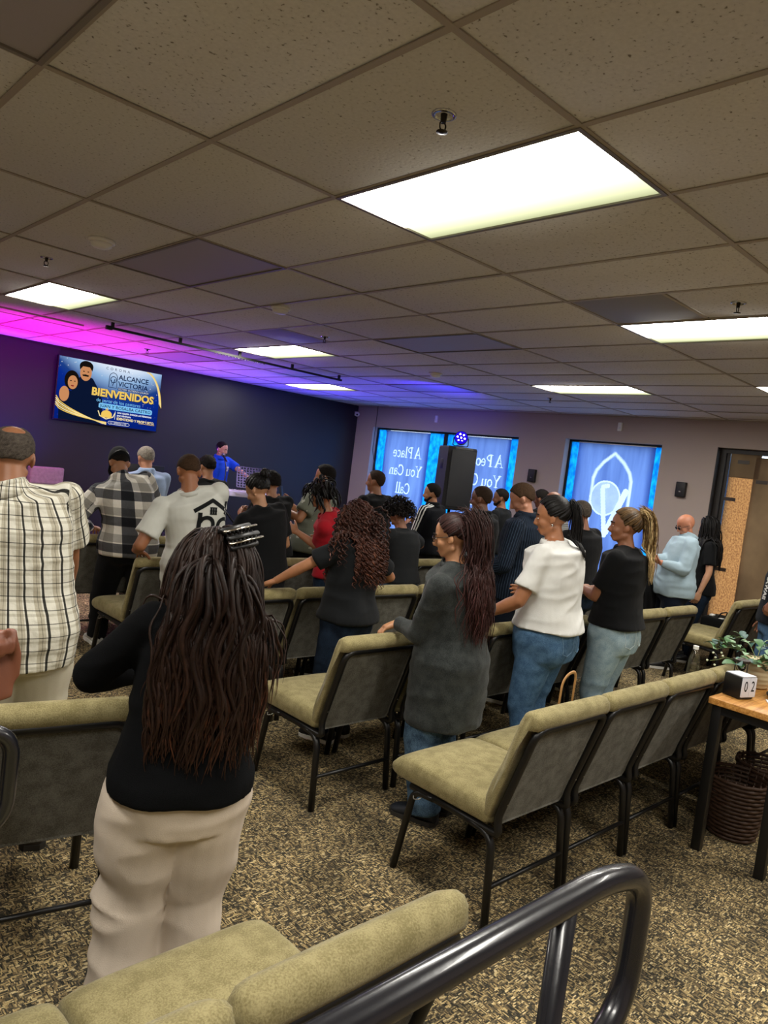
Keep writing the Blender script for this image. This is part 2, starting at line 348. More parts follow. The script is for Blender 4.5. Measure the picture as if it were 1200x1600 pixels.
for (i, j), on in cell_light.items():
    x, y = GX+i*.61, GY+j*1.22
    t = empty('ceiling_light', (x, y, CEIL)); tag(t, LL.get((i, j), 'ceiling light panel outside the picture, %s' % {(0, -3): 'directly behind the viewer', (4, -3): 'behind the viewer to the right', (-4, -3): 'behind the viewer to the left', (-4, -1): 'to the left of the viewer', (8, -1): 'far right beside the window wall', (-4, 3): 'far left before the stage', (-4, 1): 'unlit, left of the seating'}.get((i, j), 'elsewhere')), 'ceiling light', 'recessed panel lights in the ceiling')
    gg = G()
    for lo, hi in (((.0, .0, -.012), (.61, .018, .03)), ((0, 1.202, -.012), (.61, 1.22, .03)), ((0, .018, -.012), (.018, 1.202, .03)), ((.592, .018, -.012), (.61, 1.202, .03))): box(gg, lo, hi)
    link('light_frame', gg.mesh('light_frame', False), mat('light_frame_paint', '7d766b', .5), t)
    gg = G(); nx, ny = 10, 14; V = []; F = []
    for a in range(nx+1):
        for b in range(ny+1):
            u, v = a/nx, b/ny; V.append((.018+u*.574, .018+v*1.184, -.004-.012*math.sin(PI*u)*math.sin(PI*v)*(1 if on else .3)))
    for a in range(nx):
        for b in range(ny): q = a*(ny+1)+b; F.append((q, q+1, q+ny+2, q+ny+1))
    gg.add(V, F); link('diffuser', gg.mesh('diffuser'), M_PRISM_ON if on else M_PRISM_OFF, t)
# ------------------------------------------------------------------ windows
def win(n, ylo, yhi, zlo, zhi, mull):
    W = struct(empty('window_%d' % n, (X1+.12, 0, 0)))
    g = G()
    for a, b in ((ylo, ylo+.03), (yhi-.03, yhi)): box(g, (0, a, zlo), (.07, b, zhi))
    for a, b in ((zlo, zlo+.04), (zhi-.03, zhi)): box(g, (0, ylo+.03, a), (.07, yhi-.03, b))
    for c in mull: box(g, (0, c-.035, zlo+.04), (.07, c+.035, zhi-.03))
    link('window_frame', g.mesh('window_frame', False), M_WFRAME, W)
    edges = [ylo+.03]+[e for c in mull for e in (c-.035, c+.035)]+[yhi-.03]
    for k in range(0, len(edges), 2): bobj('pane', (.04, edges[k], zlo+.04), (.046, edges[k+1], zhi-.03), M_PANE, W)
    bobj('window_sill', (-.14, ylo-.02, zlo-.03), (0, yhi+.02, zlo+.003), M_WALL, W, .004)
    return W
W1 = win(1, 7.03, 10.5, .35, 2.45, [8.7]); W2 = win(2, 4.65, 6.17, .35, 2.475, [])
def film(Wp, ylo, yhi, zlo, zhi):
    g = G(); n = 14; V = []; F = []
    for k in range(n+1):
        z = zlo+(zhi-zlo)*k/n
        for y in np.linspace(ylo, yhi, 4): V.append((.028+.004*math.sin(z*9+y*31), y, z))
    for k in range(n):
        for q in range(3): a = k*4+q; F.append((a, a+1, a+5, a+4))
    g.add(V, F); link('blue_film', g.mesh('blue_film'), M_BLUE, Wp)
for a, b in ((10.15, 10.5), (8.7, 9.1), (8.33, 8.7), (7.03, 7.28)): film(W1, a, b, .36, 2.44)
for a, b in ((5.93, 6.17), (4.65, 4.82)): film(W2, a, b, .36, 2.465)
# hand-drawn serif capitals for the banners: strokes ((x,y)...) with width
def arc(cx, cy, rx, ry, a0, a1, n=14): return [(cx+rx*math.cos(math.radians(a0+(a1-a0)*k/n)), cy+ry*math.sin(math.radians(a0+(a1-a0)*k/n))) for k in range(n+1)]
TH, TN = .15, .06
def sf(x, y, w_=.3): return ([(x-w_/2, y), (x+w_/2, y)], .05)
GL = {
 'A': (.8, [([(.08, .03), (.38, 1)], TN), ([(.38, 1), (.7, .03)], TH), ([(.18, .34), (.58, .34)], TN), sf(.08, .025), sf(.7, .025, .34)]),
 'P': (.68, [([(.15, .02), (.15, .98)], TH), (arc(.2, .735, .38, .24, 90, -90), .11), sf(.15, .025, .36), sf(.12, .975, .3)]),
 'Y': (.78, [([(.1, .97), (.4, .5)], TH), ([(.7, .97), (.4, .5)], TN), ([(.4, .5), (.4, .03)], TH), sf(.12, .975), sf(.68, .975, .26), sf(.4, .025, .34)]),
 'C': (.78, [(arc(.45, .5, .34, .47, 45, 315, 22), .12), ([(.69, .72), (.69, .98)], .05)]),
 'H': (.9, [([(.16, .03), (.16, .97)], TH), ([(.72, .03), (.72, .97)], TH), ([(.16, .5), (.72, .5)], TN), sf(.16, .025), sf(.16, .975), sf(.72, .025), sf(.72, .975)]),
 'l': (.32, [([(.16, .03), (.16, 1.0)], .13), sf(.16, .025), sf(.12, .98, .2)]),
 'a': (.56, [(arc(.24, .19, .16, .17, 40, 330), .09), ([(.42, .03), (.42, .45)], .12), (arc(.27, .45, .16, .16, 0, 160), .08), sf(.46, .03, .16)]),
 'c': (.52, [(arc(.28, .32, .2, .3, 50, 310), .11)]),
 'e': (.54, [(arc(.28, .32, .2, .3, 0, 310), .1), ([(.1, .34), (.48, .34)], TN)]),
 'o': (.6, [(arc(.3, .32, .22, .29, 0, 360, 22), .11)]),
 'u': (.66, [([(.14, .6), (.14, .2)], .12), (arc(.3, .2, .16, .17, 180, 340), .08), ([(.5, .03), (.5, .6)], .12), sf(.1, .6, .18), sf(.47, .6, .18), sf(.54, .03, .16)]),
 'n': (.68, [([(.16, .03), (.16, .6)], .12), (arc(.34, .42, .17, .17, 170, 0), .08), ([(.51, .03), (.51, .42)], .12), sf(.14, .6, .18), sf(.16, .025, .26), sf(.51, .025, .26)]),
 'p': (.64, [([(.16, -.3), (.16, .6)], .12), (arc(.32, .32, .2, .28, 120, -150), .1), sf(.12, .6, .18), sf(.16, -.29, .28)]),
 'm': (.95, [([(.14, .03), (.14, .6)], .11), (arc(.3, .42, .15, .17, 170, 0), .07), ([(.45, .03), (.45, .42)], .11), (arc(.6, .42, .15, .17, 170, 0), .07), ([(.75, .03), (.75, .42)], .11), sf(.14, .025, .22), sf(.45, .025, .22), sf(.77, .025, .22)]),
}
def stroke_quads(pts, wd):
    pts = [np.array(p, float) for p in pts]; V = []; F = []
    L = []; R = []
    for i, p in enumerate(pts):
        t = unit(pts[min(i+1, len(pts)-1)]-pts[max(i-1, 0)]); n = np.array([-t[1], t[0]]); L.append(p+n*wd/2); R.append(p-n*wd/2)
    V = L+R; k = len(pts)
    return V, [(i, i+1, k+i+1, k+i) for i in range(k-1)]
def text_strokes(text, size, c0, zb):
    """(segments, half widths) of a serif line centred on c0; u grows with y so it reads reversed from the room"""
    wds = [(.32 if ch == ' ' else GL[ch][0]) for ch in text]; pos = -sum(wds)*size/2; out = []
    for ch, wd in zip(text, wds):
        if ch != ' ':
            for pts, sw in GL[ch][1]:
                for p, q in zip(pts[:-1], pts[1:]): out.append((c0+pos+p[0]*size, zb+p[1]*size, c0+pos+q[0]*size, zb+q[1]*size, sw*size/2))
        pos += wd*size
    return out
def banner(name, label, ylo, yhi, zlo, zhi, white=(), grey=(), disc=None, x=X1+.09):
    B = empty(name, (x, 0, 0)); tag(B, label, 'banner', 'window banners')
    cell = .0085; nz, ny = int((zhi-zlo)/cell), int((yhi-ylo)/cell)
    Y, Z = np.meshgrid(np.linspace(ylo, yhi, ny+1), np.linspace(zlo, zhi, nz+1))
    V = np.stack([.003*np.sin(Y*11+Z*1.3)+.002*np.sin(Z*5), Y, Z], -1).reshape(-1, 3)
    K, Q = np.meshgrid(np.arange(nz), np.arange(ny), indexing='ij'); a = (K*(ny+1)+Q).ravel()
    F = np.stack([a, a+1, a+ny+2, a+ny+1], 1)
    me = bpy.data.meshes.new('banner_sheet'); me.from_pydata(V.tolist(), [], F.tolist()); me.shade_smooth()
    c = V[F].mean(1)[:, 1:]; idx = np.zeros(len(F), int)
    def mark(strokes, k):
        for (ax, ay, bx, by, hw) in strokes:
            d = np.array([bx-ax, by-ay]); L2 = d@d+1e-9; t = np.clip(((c-[ax, ay])@d)/L2, 0, 1); dist = np.hypot(*(c-[ax, ay]-t[:, None]*d).T); idx[dist < hw] = k
    if disc: idx[np.hypot(c[:, 0]-disc[0], (c[:, 1]-disc[1])) < disc[2]] = 2
    mark(grey, 2); mark(white, 1)
    for m_ in (M_BANNER, M_BANTEXT, M_BANGREY): me.materials.append(m_)
    me.polygons.foreach_set('material_index', idx.astype(np.int32)); link('banner_sheet', me, None, B)
    g = G(); pipe(g, [(0, ylo, zhi), (0, yhi, zhi)], .006); link('hem_rod', g.mesh('hem_rod'), M_WHITEPL, B)
    return B
def lines(ts, cy):
    o = []
    for k, t in enumerate(ts): o += text_strokes(t, .195, cy, 1.93-.335*k)
    return o
def seglist(pts, hw, cy, cz, sx=1): return [(cy+sx*p[0], cz+p[1], cy+sx*q[0], cz+q[1], hw) for p, q in zip(pts[:-1], pts[1:])]
B1 = banner('banner', 'pale blue window banner reading A Place You Can Call Home in reverse', 9.04, 10.2, .5, 2.405, lines(['A Place', 'You Can', 'Call', 'Home'], 9.58))
B2 = banner('banner', 'pale blue window banner with reversed A People lettering behind the speaker', 7.23, 8.38, .5, 2.405, lines(['A People', 'You Can', 'Call', 'Home'], 7.78))
cy, cz = 5.37, 1.68; arch = [(.3, -.42), (.3, .25), (.26, .37), (.16, .5), (0, .63)]
wh = seglist(arc(.07, -.02, .235, .245, 0, 360, 32), .012, cy, cz)+seglist([(.12, .1), (.0, -.55)], .036, cy, cz)+seglist([(-.24, .1), (-.02, -.5)], .045, cy, cz)+seglist([(.12, .14), (.04, .16)], .03, cy, cz)
wh += seglist(arch, .016, cy, cz)+seglist(arch, .016, cy, cz, -1)
gr = seglist(arch, .03, cy, cz)+seglist(arch, .03, cy, cz, -1)
B3 = banner('banner', 'pale blue window banner with a pointed arch and globe emblem', 4.77, 5.98, .5, 2.44, wh, gr, (cy+.07, cz-.02, .235))
# papered-over door
D = struct(empty('door_1', (X1+.13, 0, 0)))
g = G()
box(g, (-.03, 3.83, 0), (.08, 3.91, 2.49)); box(g, (-.03, 1.75, 2.43), (.08, 3.83, 2.49)); box(g, (-.03, 1.75, 0), (.08, 1.81, 2.43)); box(g, (0, 2.72, 0), (.06, 2.8, 2.43)); box(g, (0, 1.81, 0), (.06, 3.83, .18))
box(g, (-.128, 3.9, 0), (-.03, 3.912, 2.49)); box(g, (0, 3.76, .18), (.05, 3.83, .5)); box(g, (0, 3.785, .5), (.05, 3.83, 2.43))
link('door_frame', g.mesh('door_frame', False), mat('dark_bronze_door_frame', '231e1c', .5), D)
bobj('pane', (.05, 1.81, .18), (.056, 3.83, 2.43), M_PANE, D)
def paper(name, label, ylo, yhi, zlo, zhi, x, m, wob=.012):
    V = []; F = []; nz, ny = 30, 24
    for k in range(nz+1):
        for q in range(ny+1):
            z = zlo+(zhi-zlo)*k/nz; y = ylo+(yhi-ylo)*q/ny; V.append((wob*math.sin(y*4+z*2.3)+wob*.5*math.sin(z*7-y*5), y, z))
    for k in range(nz):
        for q in range(ny): a = k*(ny+1)+q; F.append((a, a+1, a+ny+2, a+ny+1))
    g = G(); g.add(V, F); o = link(name, g.mesh(name), m, None, (x, 0, 0)); tag(o, label, 'paper'); return o
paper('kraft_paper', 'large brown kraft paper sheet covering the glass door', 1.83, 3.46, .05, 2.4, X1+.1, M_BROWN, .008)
paper('kraft_paper', 'upper band of brown paper above the orange strip', 3.4, 3.77, 2.13, 2.43, X1+.11, M_BROWN, .003)
paper('kraft_paper', 'strip of kraft paper coloured orange to look backlit at the left of the door', 3.44, 3.77, .05, 2.14, X1+.125, M_ORANGE, .003)
for k, (y, z) in enumerate(((3.7, 1.85), (3.68, .95), (3.35, 2.1), (3.6, 2.33))):
    t = bobj('tape', (0, -.07, -.022), (.003, .07, .022), mat('brown_tape', '2e1d10', .4), None, loc=(X1+.085, y, z)); tag(t, ['strip of brown tape halfway up the orange paper strip', 'strip of brown tape low on the orange paper strip', 'strip of brown tape on the brown paper near its top left', 'strip of brown tape at the top of the papered door'][k], 'tape')
g = G(); g.add([(.045, 3.75, .3), (.045, 3.83, .3), (.045, 3.83, 2.4), (.045, 3.75, 2.4)], [(0, 1, 2, 3)]); link('blue_film', g.mesh('blue_film', False), M_BLUE, D)
# outside ground seen through slits
struct(bobj('exterior_pavement', (X1+.3, -6, -.25), (X1+30, 24, -.1), mat('concrete', '8a8a86', .9)))

# ------------------------------------------------------------------ chairs
def chair_proto():
    root = empty('church_chair')
    W = .262
    # seat cushion: loft along y
    R = []
    prof = [(.05, .30, .43, .030), (.058, .6, .43, .042), (.07, .85, .432, .050), (.14, .97, .436, .055), (.30, 1, .438, .060), (.42, 1, .437, .061), (.50, 1, .433, .059), (.54, .97, .43, .053), (.562, .9, .427, .042), (.576, .8, .425, .026), (.58, .7, .424, .012)]
    for y, sx, z, b in prof: R.append(ring((0, y, z), (1, 0, 0), (0, 0, 1), W*(.93+.07*sx) if sx > .5 else W*.94, b, 5, 28))
    g = loft(G(), R); link('seat', g.mesh('seat'), M_CHAIRFAB, root)
    # back
    th = math.radians(17); U = np.array([0, -math.sin(th), math.cos(th)]); Wv = np.array([0, math.cos(th), math.sin(th)]); B0 = np.array([0, .035, .455])
    pf = [(-.05, .012), (-.055, .030), (.03, .058), (.1, .06), (.2, .05), (.3, .048), (.38, .05), (.42, .044), (.443, .022), (.448, -.004), (.438, -.028), (.415, -.040), (.392, -.038), (.385, -.02), (.38, .0), (.2, .002), (-.04, .002)]
    R = []
    for x, su, sw in [(-W, .965, .35), (-W+.006, .98, .7), (-W+.018, .99, .93), (-W+.04, 1, 1), (-.12, 1.0, 1.03), (0, 1, 1.05), (.12, 1.0, 1.03), (W-.04, 1, 1), (W-.018, .99, .93), (W-.006, .98, .7), (W, .965, .35)]:
        uc, wc = .0, .01
        ring_ = []
        for u, w_ in pf:
            uu = u*su if u > .2 else u*sw+(1-sw)*.03; ring_.append(B0+np.array([x, 0, 0])+U*uu+Wv*(wc+(w_-wc)*sw))
        R.append(np.array(ring_))
    g = loft(G(), R); link('backrest', g.mesh('backrest'), M_CHAIRFAB, root)
    g = G(); P = lambda x, u, w_: B0+np.array([x, 0, 0])+U*u+Wv*w_
    Rr = []
    for w_, s in ((-.016, .97), (-.02, 1), (-.008, 1)):
        Rr.append(np.array([P(a*s, .16+(b-.16)*s, w_) for a, b in [(-.215, -.065), (.215, -.065), (.225, -.045), (.225, .34), (.21, .375), (.19, .388), (-.19, .388), (-.21, .375), (-.225, .34), (-.225, -.045)]]))
    loft(g, Rr); me = g.mesh('back_panel', False); link('back_panel', me, M_PANELFAB, root)
    # frame tube
    pts = [(-.236, .47, .372), (-.236, .06, .366), tuple(P(-.236, -.02, -.024)), tuple(P(-.24, .385, -.03)), tuple(P(.24, .385, -.03)), tuple(P(.236, -.02, -.024)), (.236, .06, .366), (.236, .47, .372)]
    pts[1] = (-.236, .0, .37); pts[6] = (.236, .0, .37)
    g = pipe(G(), fillet(pts, [0, .09, .04, .055, .055, .04, .09, 0], 6), .016, 8); link('back_frame', g.mesh('back_frame'), M_BLACKMETAL, root)
    g = G()
    for y in (.12, .42): pipe(g, [(-.236, y, .372), (.236, y, .372)], .011, 8)
    link('seat_frame', g.mesh('seat_frame'), M_BLACKMETAL, root)
    for s in (-1, 1):
        g = pipe(G(), fillet([(s*.236, .16, .368), (s*.238, .03, .36), (s*.25, 0, 0)], .07), .0175, 10, flat=.85); link('leg', g.mesh('leg'), M_BLACKMETAL, root)
        g = pipe(G(), fillet([(s*.236, .34, .368), (s*.238, .45, .36), (s*.25, .505, 0)], .05), .0175, 10, flat=.85); link('leg', g.mesh('leg'), M_BLACKMETAL, root)
    g = pipe(G(), [(-.246, .008, .165), (.246, .008, .165)], .0095, 8); link('stretcher', g.mesh('stretcher'), M_BLACKMETAL, root)
    sm = ell(G(), (0, 0, 0), (.005, .003, .005), n=8, m=5).mesh('screw'); sm.materials.append(M_SCREW)
    for s in (-1, 1):
        for u in (.06, .2, .33):
            o = link('screw', sm, None, root, tuple(P(s*.236, u, -.0385)))
    g = pipe(G(), fillet([(-.235, .40, .36), (-.258, .40, .345), (-.262, .43, .335), (-.25, .44, .35)], .01, 3), .0025, 6); link('ganging_hook', g.mesh('ganging_hook'), M_SCREW, root)
    return root
proto = chair_proto(); first = [True]
def place_chair(x, y, rz, label, group):
    o = proto if first[0] else copy_tree(proto); first[0] = False
    o.location = (x, y, 0); o.rotation_euler = (0, 0, rz); tag(o, label, 'chair', group); return o
ORD = ['first', 'second', 'third', 'fourth', 'fifth', 'sixth', 'seventh', 'eighth', 'ninth']
def row(x, y, n, pitch, rz, desc, where='from the centre aisle'):
    for k in range(n):
        a = (k+.5)*pitch
        place_chair(x+a*math.cos(rz), y+a*math.sin(rz), rz+random.uniform(-.012, .012), 'olive fabric chair, %s %s in %s' % (ORD[k], where, desc), desc)
row(2.235, 1.53, 6, .535, 0, 'the nearest row right of the aisle')
row(2.21, 2.6, 7, .557, 0, 'the second row right of the aisle')
row(2.2, 3.67, 8, .55, 0, 'the third row right of the aisle')
row(2.17, 4.75, 8, .55, 0, 'the fourth row right of the aisle')
row(2.15, 5.78, 8, .55, 0, 'the fifth row right of the aisle')
row(7.0, 2.6, 4, .55, 0, 'the nearer row beside the window wall', 'from the left')
row(7.2, 3.7, 3, .55, 0, 'the farther row beside the window wall', 'from the left')
for k in range(3):
    place_chair(1.16-.267-.535*k, .93, 0, 'olive fabric chair, %s from the aisle in the bottom row by the handrail' % ORD[k], 'the bottom row left of the aisle')
rz = math.radians(-11)
for k in range(3):
    a = -(k+.5)*.535; place_chair(1.06+a*math.cos(rz), 2.19+a*math.sin(rz), rz, 'olive fabric chair, %s from the aisle behind the plaid-shirted man' % ORD[k], 'the second row left of the aisle')

# ------------------------------------------------------------------ people
def vnoise(p, seed=0):
    """trilinear value noise, p (n,3)"""
    i = np.floor(p).astype(np.int64); f = p-i; f = f*f*(3-2*f); out = 0
    def h(a):
        n = (a[:, 0]*73856093) ^ (a[:, 1]*19349663) ^ (a[:, 2]*83492791) ^ (seed*2654435761 % 2**31); n = (n ^ (n >> 13))*1274126177 & 0xffffffff; n = (n ^ (n >> 16)) & 0xffff; return n/32767.5-1
    for dx in (0, 1):
        for dy in (0, 1):
            for dz in (0, 1):
                w_ = (f[:, 0] if dx else 1-f[:, 0])*(f[:, 1] if dy else 1-f[:, 1])*(f[:, 2] if dz else 1-f[:, 2])
                out = out+w_*h(i+np.array([dx, dy, dz]))
    return out
def rotx(a): c, s = math.cos(a), math.sin(a); return np.array([[1, 0, 0], [0, c, -s], [0, s, c]])
def roty(a): c, s = math.cos(a), math.sin(a); return np.array([[c, 0, s], [0, 1, 0], [-s, 0, c]])
def rotz(a): c, s = math.cos(a), math.sin(a); return np.array([[c, -s, 0], [s, c, 0], [0, 0, 1]])
M_SKIN = {}
def skin_mat(c):
    if c not in M_SKIN: M_SKIN[c] = mat('skin_'+c, c, .5, sss=.08, var=.06, vscale=30)
    return M_SKIN[c]
def hair_mat(name, c1, c2, tip=None, short=False):
    key = 'hair_'+name
    if key in MATS: return MATS[key]
    m, nt, b, L = new_mat(key); b.inputs['Roughness'].default_value = .8 if short else .5; b.inputs['Specular IOR Level'].default_value = .15 if short else .22
    at = N(nt, 'ShaderNodeAttribute'); at.attribute_name = 'tone'
    tc = N(nt, 'ShaderNodeTexCoord'); n = N(nt, 'ShaderNodeTexNoise'); n.inputs['Scale'].default_value = 330 if short else 60; n.inputs['Detail'].default_value = 2; L.new(tc.outputs['Object'], n.inputs['Vector'])
    ad = N(nt, 'ShaderNodeMath', operation='MULTIPLY_ADD'); ad.inputs[1].default_value = .5; L.new(n.outputs['Fac'], ad.inputs[0]); L.new(at.outputs['Fac'], ad.inputs[2])
    r = ramp(nt, [(.15, c1), (.75, c2)]+([(1.0, tip)] if tip else [])); L.new(ad.outputs[0], r.inputs[0]); L.new(r.outputs[0], b.inputs['Base Color'])
    bp = N(nt, 'ShaderNodeBump'); bp.inputs['Strength'].default_value = .7 if short else .3; bp.inputs['Distance'].default_value = .004; L.new(n.outputs['Fac'], bp.inputs['Height']); L.new(bp.outputs[0], b.inputs['Normal'])
    MATS[key] = m; return m
def plaid_mat(name, base, bands):
    """bands: (axis 0/1, period, width, offset, colour, strength)"""
    m, nt, b, L = new_mat(name); b.inputs['Roughness'].default_value = .9; b.inputs['Specular IOR Level'].default_value = .15
    at = N(nt, 'ShaderNodeAttribute'); at.attribute_name = 'cloth'; sp = N(nt, 'ShaderNodeSeparateXYZ'); L.new(at.outputs['Vector'], sp.inputs[0])
    cur = None
    for ax, per, wd, off, c, st in bands:
        a = N(nt, 'ShaderNodeMath', operation='ADD'); a.inputs[1].default_value = off+50*per; L.new(sp.outputs[ax], a.inputs[0])
        mo = N(nt, 'ShaderNodeMath', operation='MODULO'); mo.inputs[1].default_value = per; L.new(a.outputs[0], mo.inputs[0])
        lt = N(nt, 'ShaderNodeMath', operation='LESS_THAN'); lt.inputs[1].default_value = wd; L.new(mo.outputs[0], lt.inputs[0])
        f = N(nt, 'ShaderNodeMath', operation='MULTIPLY'); f.inputs[1].default_value = st; L.new(lt.outputs[0], f.inputs[0])
        mx = N(nt, 'ShaderNodeMix', data_type='RGBA', blend_type='MULTIPLY'); mx.inputs[7].default_value = (*hexc(c), 1)
        if cur is None: mx.inputs[6].default_value = (*hexc(base), 1)
        else: L.new(cur, mx.inputs[6])
        L.new(f.outputs[0], mx.inputs[0]); cur = mx.outputs[2]
    L.new(cur, b.inputs['Base Color'])
    tc = N(nt, 'ShaderNodeTexCoord'); n = N(nt, 'ShaderNodeTexNoise'); n.inputs['Scale'].default_value = 18; n.inputs['Detail'].default_value = 3; L.new(tc.outputs['Object'], n.inputs['Vector'])
    bp = N(nt, 'ShaderNodeBump'); bp.inputs['Strength'].default_value = .5; bp.inputs['Distance'].default_value = .02; L.new(n.outputs['Fac'], bp.inputs['Height']); L.new(bp.outputs[0], b.inputs['Normal'])
    return m
def spots_mat(name, base, c2, scale, thr):
    m, nt, b, L = new_mat(name); b.inputs['Roughness'].default_value = .9
    tc = N(nt, 'ShaderNodeTexCoord'); v = N(nt, 'ShaderNodeTexVoronoi'); v.inputs['Scale'].default_value = scale
    n0 = N(nt, 'ShaderNodeTexNoise'); n0.inputs['Scale'].default_value = scale*1.6; L.new(tc.outputs['Object'], n0.inputs['Vector'])
    a = N(nt, 'ShaderNodeVectorMath', operation='MULTIPLY_ADD'); a.inputs[1].default_value = (.06, .06, .06); L.new(n0.outputs['Color'], a.inputs[0]); L.new(tc.outputs['Object'], a.inputs[2]); L.new(a.outputs[0], v.inputs['Vector'])
    r = ramp(nt, [(thr, c2), (thr+.04, base)]); L.new(v.outputs['Distance'], r.inputs[0]); L.new(r.outputs[0], b.inputs['Base Color']); return m
def cloth(name, c, rough=.88, var=.08): return mat('cloth_'+name, c, rough, bump=.25, bscale=420, var=var, vscale=9, spec=.15, sheen=.04)
def denim(name, c1, c2):
    key = 'denim_'+name
    if key in MATS: return MATS[key]
    m = mat_fabric(key, c1, c2, 330, 0); MATS[key] = m; return m

JOBS = []   # (temp object, finalise)
def remesh_job(g, voxel, smooth, fin):
    me = g.mesh('tmp', False); o = bpy.data.objects.new('tmp', me); COL.objects.link(o)
    md = o.modifiers.new('r', 'REMESH'); md.mode = 'VOXEL'; md.voxel_size = voxel
    if smooth: s = o.modifiers.new('s', 'SMOOTH'); s.factor = .5; s.iterations = smooth
    JOBS.append((o, fin))
def flush():
    bpy.context.view_layer.update(); dg = bpy.context.evaluated_depsgraph_get(); todo = list(JOBS); JOBS.clear(); res = []
    for o, fin in todo: res.append((bpy.data.meshes.new_from_object(o.evaluated_get(dg)), fin))
    for o, fin in todo: me0 = o.data; bpy.data.objects.remove(o); bpy.data.meshes.remove(me0)
    for me, fin in res: me.shade_smooth(); fin(me)
def coords(me): v = np.empty(len(me.vertices)*3, np.float32); me.vertices.foreach_get('co', v); return v.reshape(-1, 3).astype(float)
def normals(me): v = np.empty(len(me.vertices)*3, np.float32); me.vertex_normals.foreach_get('vector', v); return v.reshape(-1, 3).astype(float)
def setco(me, v): me.vertices.foreach_set('co', np.asarray(v, np.float32).ravel()); me.update()
def point_attr(me, name, val, typ='FLOAT'):
    a = me.attributes.new(name, typ, 'POINT'); a.data.foreach_set('value' if typ == 'FLOAT' else 'vector', np.asarray(val, np.float32).ravel())

def hand_geo(g, Wp, d, nrm, s, side, curl=(25, 30, 25), spread=6, thumb=35):
    """hand from wrist Wp along d, palm facing nrm; side +1 right hand. s: hand length"""
    d = unit(d); nrm = unit(np.asarray(nrm, float)-d*(np.dot(nrm, d))); x = np.cross(d, nrm)*side   # x points to the thumb side
    L = s
    R = []
    for t, a, b in ((-.12, .15, .14), (0, .165, .135), (.12, .2, .13), (.3, .225, .12), (.46, .222, .1), (.5, .2, .085)):
        R.append(ring(Wp+d*t*L, x, nrm, a*L, b*L*.9, 2.6, 16))
    loft(g, R)
    for k, (fx, fl, fr) in enumerate(((.165, .43, .052), (.055, .48, .053), (-.055, .45, .05), (-.16, .36, .045))):
        ang = math.radians(spread*(1.5-k)); dd = unit(d*math.cos(ang)+x*math.sin(ang)); p = Wp+d*.47*L+x*fx*L; cu = 0
        for q, (sl, c) in enumerate(zip((.45, .31, .24), curl)):
            cu += math.radians(c*(1+.06*k)); dq = dd*math.cos(cu)+nrm*math.sin(cu); e = p+dq*sl*fl*L
            caps(g, p, e, fr*L*(1-.08*q), fr*L*(1-.08*(q+1)), n=8); p = e
    p = Wp+d*.12*L+x*.17*L; a = math.radians(thumb)
    for q, (sl, c) in enumerate(((.24, 0), (.18, 14), (.14, 14))):
        a2 = a-math.radians(c*q); dq = unit(d*math.cos(a2)+x*math.sin(a2)+nrm*(.25+.25*q)); e = p+dq*sl*L; caps(g, p, e, (.068-.006*q)*L, (.062-.008*q)*L, n=8); p = e

def ik(S, T, l1, l2, pole):
    D = T-S; d = np.linalg.norm(D)
    if d > .992*(l1+l2): T = S+unit(D)*.992*(l1+l2); D = T-S; d = np.linalg.norm(D)
    u = unit(D); a = (l1*l1-l2*l2+d*d)/(2*d); h = math.sqrt(max(l1*l1-a*a, 0)); p = np.asarray(pole, float); p = unit(p-u*(p@u))
    return S+u*a+p*h, T

